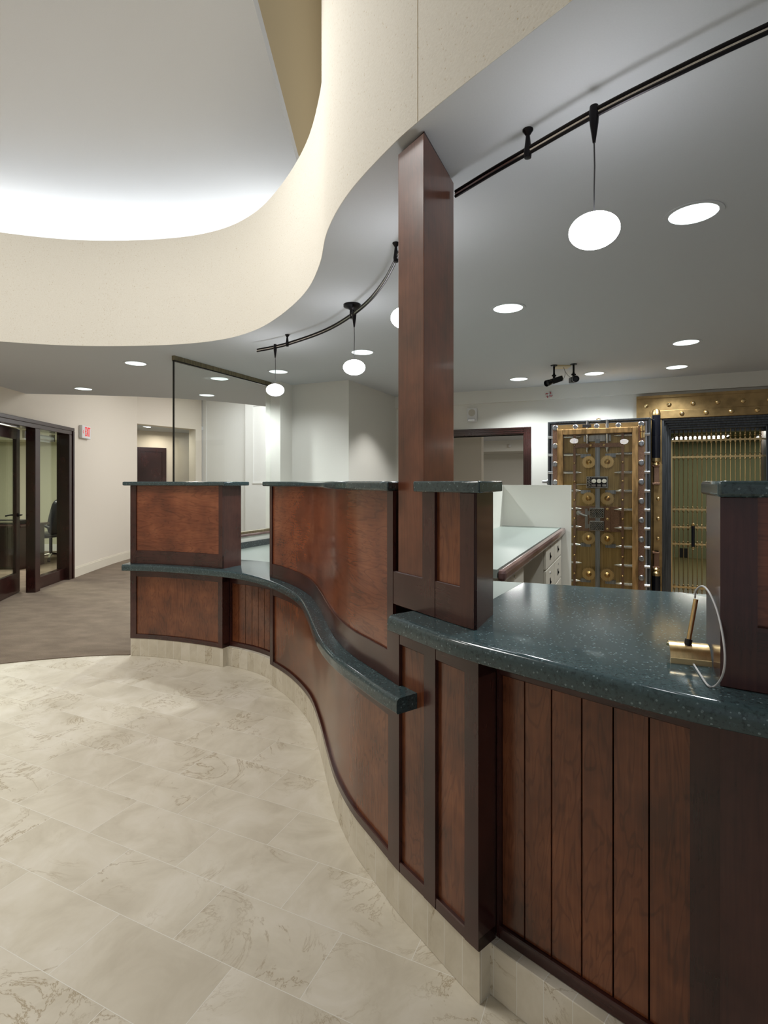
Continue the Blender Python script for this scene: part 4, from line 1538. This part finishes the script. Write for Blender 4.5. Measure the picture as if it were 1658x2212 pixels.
for z in (1.660, 1.275, 0.852, 0.473):
    for x in (0.423, 0.604):
        gear(x, z, 0.070)
for z, dz in ((1.660, 0.07), (1.275, 0.07), (0.852, -0.075), (0.473, -0.075)):
    for x0_, x1_ in ((0.34, 0.44), (0.585, 0.685)):
        bm = bx(x0_, x1_, -0.008, 0.02, z + dz - 0.018, z + dz + 0.018)
        for k in range(9):
            xx = x0_ + 0.006 + k * 0.011
            s_ = -1 if dz > 0 else 1
            box(bm, xx, xx + 0.005, -0.006, 0.016, z + dz + s_ * 0.018 - 0.006, z + dz + s_ * 0.018 + 0.006)
        VP('gear_rack', bm, 'bluesteel')
# time lock with dials
tl = VP('time_lock', bx(0.402, 0.613, -0.055, 0.03, 1.383, 1.508), 'steel', bevel=0.005)
obj('lock_window', bx(0.452, 0.600, -0.057, -0.055, 1.395, 1.496), 'navy', tl)
for k in range(3):
    x = 0.476 + k * 0.05
    obj('dial', lathe(BM(), [(0.022, 0.0), (0.022, 0.004), (0.009, 0.005), (0.0, 0.005)], 20, at(x, -0.057, 1.459, TOCAM)), 'plastic', tl, smooth=True)['label'] = 'white clock dial'
    obj('winding_plate', bx(x - 0.018, x + 0.018, -0.061, -0.057, 1.402, 1.425), 'chrome', tl)


def lattice(x0, x1, z0, z1, y, parent):
    b = BM()
    n_ = max(2, int((x1 - x0) / 0.02))
    for k in range(-8, n_ + 8):
        for sg in (1, -1):
            xa = x0 + k * 0.02
            seg = []
            for q in range(13):
                tt = q / 12
                xx = xa + sg * tt * (z1 - z0) * 0.8
                if x0 <= xx <= x1:
                    seg.append((xx, y, z0 + tt * (z1 - z0)))
            if len(seg) > 1:
                tube(b, [seg[0], seg[-1]], 0.0027, 4)
    return obj('lattice', b, 'steel', parent)


obj('lock_grille_back', bx(0.408, 0.446, -0.0565, -0.055, 1.392, 1.500), 'navy', tl)
lattice(0.409, 0.445, 1.393, 1.499, -0.058, tl)
for z0_, z1_ in ((1.070, 1.175), (0.936, 1.038)):
    cl_ = VP('combination_lock', bx(0.431, 0.575, -0.045, 0.03, z0_, z1_), 'steel', bevel=0.005)
    obj('lock_face', bx(0.438, 0.568, -0.047, -0.045, z0_ + 0.007, z1_ - 0.007), 'navy', cl_)
    lattice(0.438, 0.568, z0_ + 0.007, z1_ - 0.007, -0.049, cl_)
VP('stud_plate', bx(0.58, 0.632, -0.012, 0.03, 0.93, 1.185), 'copper')
VP('lock_plate', bx(0.30, 0.74, 0.012, 0.03, 0.925, 1.19), 'copper')
for z in (1.165, 1.06, 0.955):
    VP('stud', lathe(BM(), [(0.014, 0.0), (0.012, 0.008), (0.0, 0.014)], 12, at(0.606, -0.012, z, TOCAM)), 'brass', smooth=True)
lv = BM()
box(lv, 0.385, 0.412, -0.02, 0.012, 0.955, 1.165)
box(lv, 0.405, 0.432, -0.02, 0.012, 1.10, 1.14)
box(lv, 0.405, 0.432, -0.02, 0.012, 0.96, 1.0)
tube(lv, [(0.325, -0.012, 1.115), (0.37, -0.012, 1.095), (0.405, -0.012, 1.085)], 0.014, 8)
lathe(lv, [(0.026, 0.0), (0.026, 0.02), (0.0, 0.024)], 16, at(0.322, 0.0, 1.118, TOCAM))
VP('lever_linkage', lv, 'steel', smooth=True)
VP('link_rod', tube(BM(), [(0.30, -0.005, 1.425), (0.402, -0.01, 1.425)], 0.007, 8), 'chrome', smooth=True)
VP('top_knob', lathe(BM(), [(0.036, 0.0), (0.034, 0.012), (0.022, 0.028), (0.008, 0.034), (0.0, 0.04)], 18, at(0.51, 0.18, 2.108)), 'bronzeplate', smooth=True)
VP('side_handle', tube(BM(), [(0.0, 0.05, 1.452), (-0.012, 0.05, 1.452), (-0.013, 0.05, 1.452), (-0.062, 0.05, 1.452)], [0.032, 0.032, 0.017, 0.017], 14), 'steel', smooth=True)
hg = BM()
for z in (2.0, 1.93):
    tube(hg, [(0.93, -0.03, z - 0.033), (0.93, -0.03, z + 0.03)], 0.014, 12)
    box(hg, 0.93, 0.958, -0.03, 0.0, z - 0.026, z + 0.024)
VP('frame_hinge', hg, 'brass', smooth=True)
for x_ in (0.1, 0.9):
    VP('foot_block', bx(x_ - 0.04, x_ + 0.04, 0.1, 0.3, 0.006, ZD), 'darksteel')

# ------------------------------------------------------------------ vault frame, hinge and gate
vf = thing('vault_surround', 'broad brass vault surround with rivets and stepped steel jambs at the right', 'doorway', E(0.85, W0), PHI)
VX = 0.85
VB = lambda a, b, c, d_, z0, z1: bx(a - VX, b - VX, c - W0, d_ - W0, z0, z1)
obj('head_plate', VB(0.066, 1.63, 6.49, W0, 2.128, 2.38), 'bronzeplate', vf, bevel=0.004)['label'] = 'brass head plate'
obj('head_moulding', VB(0.066, 1.63, 6.478, 6.49, 2.352, 2.38), 'bronzeplate', vf)
obj('head_band', VB(0.20, 1.50, 6.474, 6.49, 2.128, 2.215), 'bronzeplate', vf, bevel=0.003)
obj('side_plate', VB(0.066, 0.313, 6.49, W0, 0.006, 2.128), 'bronzeplate', vf, bevel=0.004)
obj('side_plate', VB(1.39, 1.63, 6.49, W0, 0.006, 2.128), 'bronzeplate', vf, bevel=0.004)
stp = BM()
for k in range(5):
    x = 0.313 + 0.02 * k
    y = 6.50 + 0.06 * k
    box(stp, x - VX, x + 0.022 - VX, y - W0, 6.86 - W0, 0.006, 2.128 - 0.02 * k)
    box(stp, 1.39 - 0.02 * k - 0.022 - VX, 1.39 - 0.02 * k - VX, y - W0, 6.86 - W0, 0.006, 2.128 - 0.02 * k)
    box(stp, x - VX, 1.39 - 0.02 * k - VX, y - W0, 6.86 - W0, 2.128 - 0.02 * k - 0.022, 2.128 - 0.02 * k)
obj('stepped_jamb', stp, 'darksteel', vf, bevel=0.003)
obj('vestibule_top', VB(0.413, 1.295, 6.86, 7.0, 2.0, 2.46), 'darksteel', vf)
obj('vestibule_side', VB(0.26, 0.413, 6.86, 7.0, 0.006, 2.46), 'darksteel', vf)
obj('vestibule_side', VB(1.295, 1.50, 6.86, 7.0, 0.006, 2.46), 'copper', vf)
for k in range(6):
    obj('rivet', lathe(BM(), [(0.024, 0.0), (0.021, 0.010), (0.010, 0.018), (0.0, 0.02)], 14, at(0.16 + 0.222 * k - VX, -0.06, 2.275, TOCAM)), 'brass', vf, smooth=True)
for k in range(5):
    obj('rivet', lathe(BM(), [(0.024, 0.0), (0.021, 0.010), (0.010, 0.018), (0.0, 0.02)], 14, at(0.50 + 0.222 * k - VX, -0.076, 2.172, TOCAM)), 'brass', vf, smooth=True)

hn = empty('hinge_post', (1.069, 0.18, 0))
hn.parent = vd
hn['label'] = 'black and brass hinge post'
blk = BM()
lathe(blk, [(0.042, 0.006), (0.042, 0.47)], 24)
obj('lower_barrel', blk, 'navy', hn, smooth=True)
obj('upper_barrel', lathe(BM(), [(0.042, 1.70), (0.042, 1.93), (0.0405, 1.932), (0.042, 1.934), (0.042, 2.145)], 24), 'navy', hn, smooth=True)
obj('finial', lathe(BM(), [(0.043, 2.145), (0.043, 2.17), (0.038, 2.178), (0.036, 2.195), (0.022, 2.212), (0.0, 2.217)], 24), 'bronzeplate', hn, smooth=True)
obj('collar', lathe(BM(), [(0.026, 1.62), (0.036, 1.63), (0.028, 1.65), (0.044, 1.665), (0.044, 1.70)], 24), 'brass', hn, smooth=True)
obj('collar', lathe(BM(), [(0.044, 0.47), (0.044, 0.50), (0.028, 0.52), (0.040, 0.54), (0.026, 0.555)], 24), 'brass', hn, smooth=True)
obj('back_strap', bx(-0.02, 0.06, 0.08, 0.185, 0.55, 1.64), 'bronzeplate', hn)
for z0_, z1_ in ((1.42, 1.63), (0.545, 0.72)):
    b = bx(-0.035, 0.035, -0.02, 0.09, z0_, z0_ + 0.02)
    box(b, -0.035, 0.035, -0.02, 0.09, z1_ - 0.02, z1_)
    box(b, -0.02, 0.03, 0.0, 0.09, z0_, z1_)
    obj('knuckle', b, 'copper', hn, bevel=0.003)
for z in (1.27, 1.06, 0.85):
    obj('rivet', lathe(BM(), [(0.02, 0.0), (0.017, 0.010), (0.0, 0.018)], 14, at(0.024, 0.08, z, TOCAM)), 'brass', hn, smooth=True)

vg = thing('brass_gate', 'brass bar gate with spear tips closing the vault opening', 'gate', E(0.86, 6.85), PHI)
GX = 0.86
gz = [0.12, 0.275, 0.757, 0.945, 1.143, 1.727, 1.908]
for z in gz:
    b = bx(0.425 - GX, 1.292 - GX, -0.007, 0.007, z - 0.008, z + 0.008)
    for k in range(19):
        xx = 0.455 + 0.0446 * k - GX
        box(b, xx - 0.014, xx + 0.014, -0.011, 0.011, z - 0.011, z + 0.011)
    obj('rail', b, 'brass', vg)
for k in range(19):
    xx = 0.455 + 0.0446 * k - GX
    pr = [(0.0052, 0.03)]
    for z in gz:
        pr += [(0.0052, z - 0.035), (0.0115, z - 0.027), (0.0105, z - 0.012), (0.0105, z + 0.012), (0.0115, z + 0.027), (0.0052, z + 0.035)]
    pr = pr[:-1] + [(0.008, 1.945), (0.0145, 1.953), (0.0145, 1.958), (0.008, 1.965), (0.0105, 1.972), (0.0065, 1.99), (0.0, 2.055)]
    obj('bar', lathe(BM(), pr, 8, at(xx, 0, 0)), 'brass', vg, smooth=True)
obj('hinge_stile', bx(0.418 - GX, 0.434 - GX, -0.012, 0.012, 0.03, 1.92), 'brass', vg)
hd = BM()
lathe(hd, [(0.017, 0.735), (0.017, 0.965)], 16, at(0.633 - GX, -0.045, 0))
ho = obj('handle', hd, 'navy', vg, smooth=True)
hb = BM()
for zz in ((0.70, 0.712, 0.735), (1.0, 0.988, 0.965)):
    lathe(hb, [(0.0, zz[0]), (0.013, zz[0] + (0.008 if zz[0] < 0.9 else -0.008)), (0.008, zz[1] + (0.004 if zz[0] < 0.9 else -0.004)), (0.02, (zz[1] + zz[2]) / 2), (0.019, zz[2])], 14, at(0.633 - GX, -0.045, 0))
for z in (0.757, 0.945):
    tube(hb, [(0.633 - GX, -0.045, z), (0.633 - GX, -0.005, z)], 0.010, 8)
obj('handle_mount', hb, 'brass', ho, smooth=True)

# ------------------------------------------------------------------ small things on wall and ceiling
spk = thing('wall_speaker', 'white speaker and strobe plate on the wall above the doorway casing', 'speaker', E(-1.782, W0, 2.28), PHI)
obj('plate', bx(-0.062, 0.062, -0.028, 0.0, -0.085, 0.085), 'plastic', spk, bevel=0.005)
obj('grille', lathe(BM(), [(0.044, 0.0), (0.044, 0.003), (0.036, 0.004), (0.0, 0.005)], 24, at(0, -0.028, 0.028, TOCAM)), 'metalgrey', spk, smooth=True)
obj('strobe', bx(-0.045, 0.045, -0.05, -0.028, -0.078, -0.05), 'chrome', spk, bevel=0.006)
alm = thing('alarm_beacon', 'small red and white alarm beacon high on the wall below the black cameras', 'alarm', E(-0.855, W0 - 0.05, 2.462), PHI)
obj('backing', bx(-0.03, 0.03, -0.012, 0.0, -0.03, 0.03), 'plastic', alm)
b = BM()
for k in range(4):
    a = PI / 4 + k * PI / 2
    tube(b, [(0.012 * math.cos(a), -0.014, 0.012 * math.sin(a)), (0.034 * math.cos(a), -0.02, 0.026 * math.sin(a)), (0.04 * math.cos(a + 0.5), -0.018, 0.034 * math.sin(a + 0.5))], 0.005, 6)
obj('cage', b, 'redwhite', alm)
obj('lens', lathe(BM(), [(0.016, 0.0), (0.013, 0.014), (0.0, 0.02)], 14, at(0, -0.012, 0, TOCAM)), 'chrome', alm, smooth=True)
snr = thing('small_strobe', 'small round white strobe on the bulkhead inside the side room', 'alarm', E(-2.12, 10.4, 2.14), PHI)
obj('backing', bx(-0.03, 0.03, -0.02, 0.0, -0.035, 0.035), 'metalgrey', snr)
obj('lens', lathe(BM(), [(0.03, 0.0), (0.026, 0.02), (0.0, 0.03)], 16, at(0.03, -0.015, 0, TOCAM)), 'plastic', snr, smooth=True)


def cctv(x, y, label, yaw, side, pitch=0.33):
    t = thing('security_camera', label, 'security camera', (x, y, ZS), 0, 'ceiling security cameras')
    obj('mount', lathe(BM(), [(0.0, -0.115), (0.012, -0.112), (0.012, -0.085), (0.009, -0.08), (0.009, -0.012), (0.03, -0.008), (0.033, -0.0005)], 18), 'black', t, smooth=True)
    obj('joint', tube(BM(), [(-0.02, 0, -0.10), (0.02, 0, -0.10)], 0.008, 8), 'black', t, smooth=True)
    R_ = Matrix.Translation((0, 0, -0.15)) @ Matrix.Rotation(yaw, 4, 'Z') @ Matrix.Rotation(pitch, 4, 'Y')
    bm = bx(-0.10, 0.03, -0.026, 0.026, -0.026, 0.026, mx=R_)
    obj('housing', bm, 'blackplastic', t, bevel=0.006)
    bm = BM()
    lathe(bm, [(0.022, 0.0), (0.027, 0.02), (0.031, 0.05), (0.031, 0.075), (0.026, 0.075), (0.02, 0.06), (0.0, 0.06)], 18, R_ @ Matrix.Translation((0.03, 0, 0)) @ Matrix.Rotation(PI / 2, 4, 'Y'))
    obj('lens', bm, 'navy', t, smooth=True)
    obj('clip', tube(BM(), [(0, 0, -0.112), (0, 0, -0.13)], 0.012, 8), 'black', t)
    return t


cctv(1.631, 5.164, 'black security camera with long lens pointing left, left one of the ceiling pair', math.radians(208), -1)
cctv(1.80, 5.11, 'black security camera facing the lobby, right one of the ceiling pair', math.radians(262), 1, 0.1)
jb = thing('junction_plate', 'beige ceiling junction plate with white cables between the two black cameras', 'junction plate', (1.73, 5.21, ZS))
obj('plate', bx(-0.075, 0.06, -0.06, 0.06, -0.014, -0.0005), 'ivory', jb)
obj('cable', tube(BM(), smoothpath([Vector(p) for p in ((0.0, -0.02, -0.012), (0.012, -0.03, -0.06), (0.01, -0.03, -0.10), (-0.012, -0.03, -0.145))]), 0.003, 6), 'cable', jb)
obj('cable', tube(BM(), smoothpath([Vector(p) for p in ((0.0, -0.02, -0.012), (0.012, -0.04, -0.06), (0.03, -0.06, -0.10), (0.055, -0.075, -0.125))]), 0.003, 6), 'cable', jb)
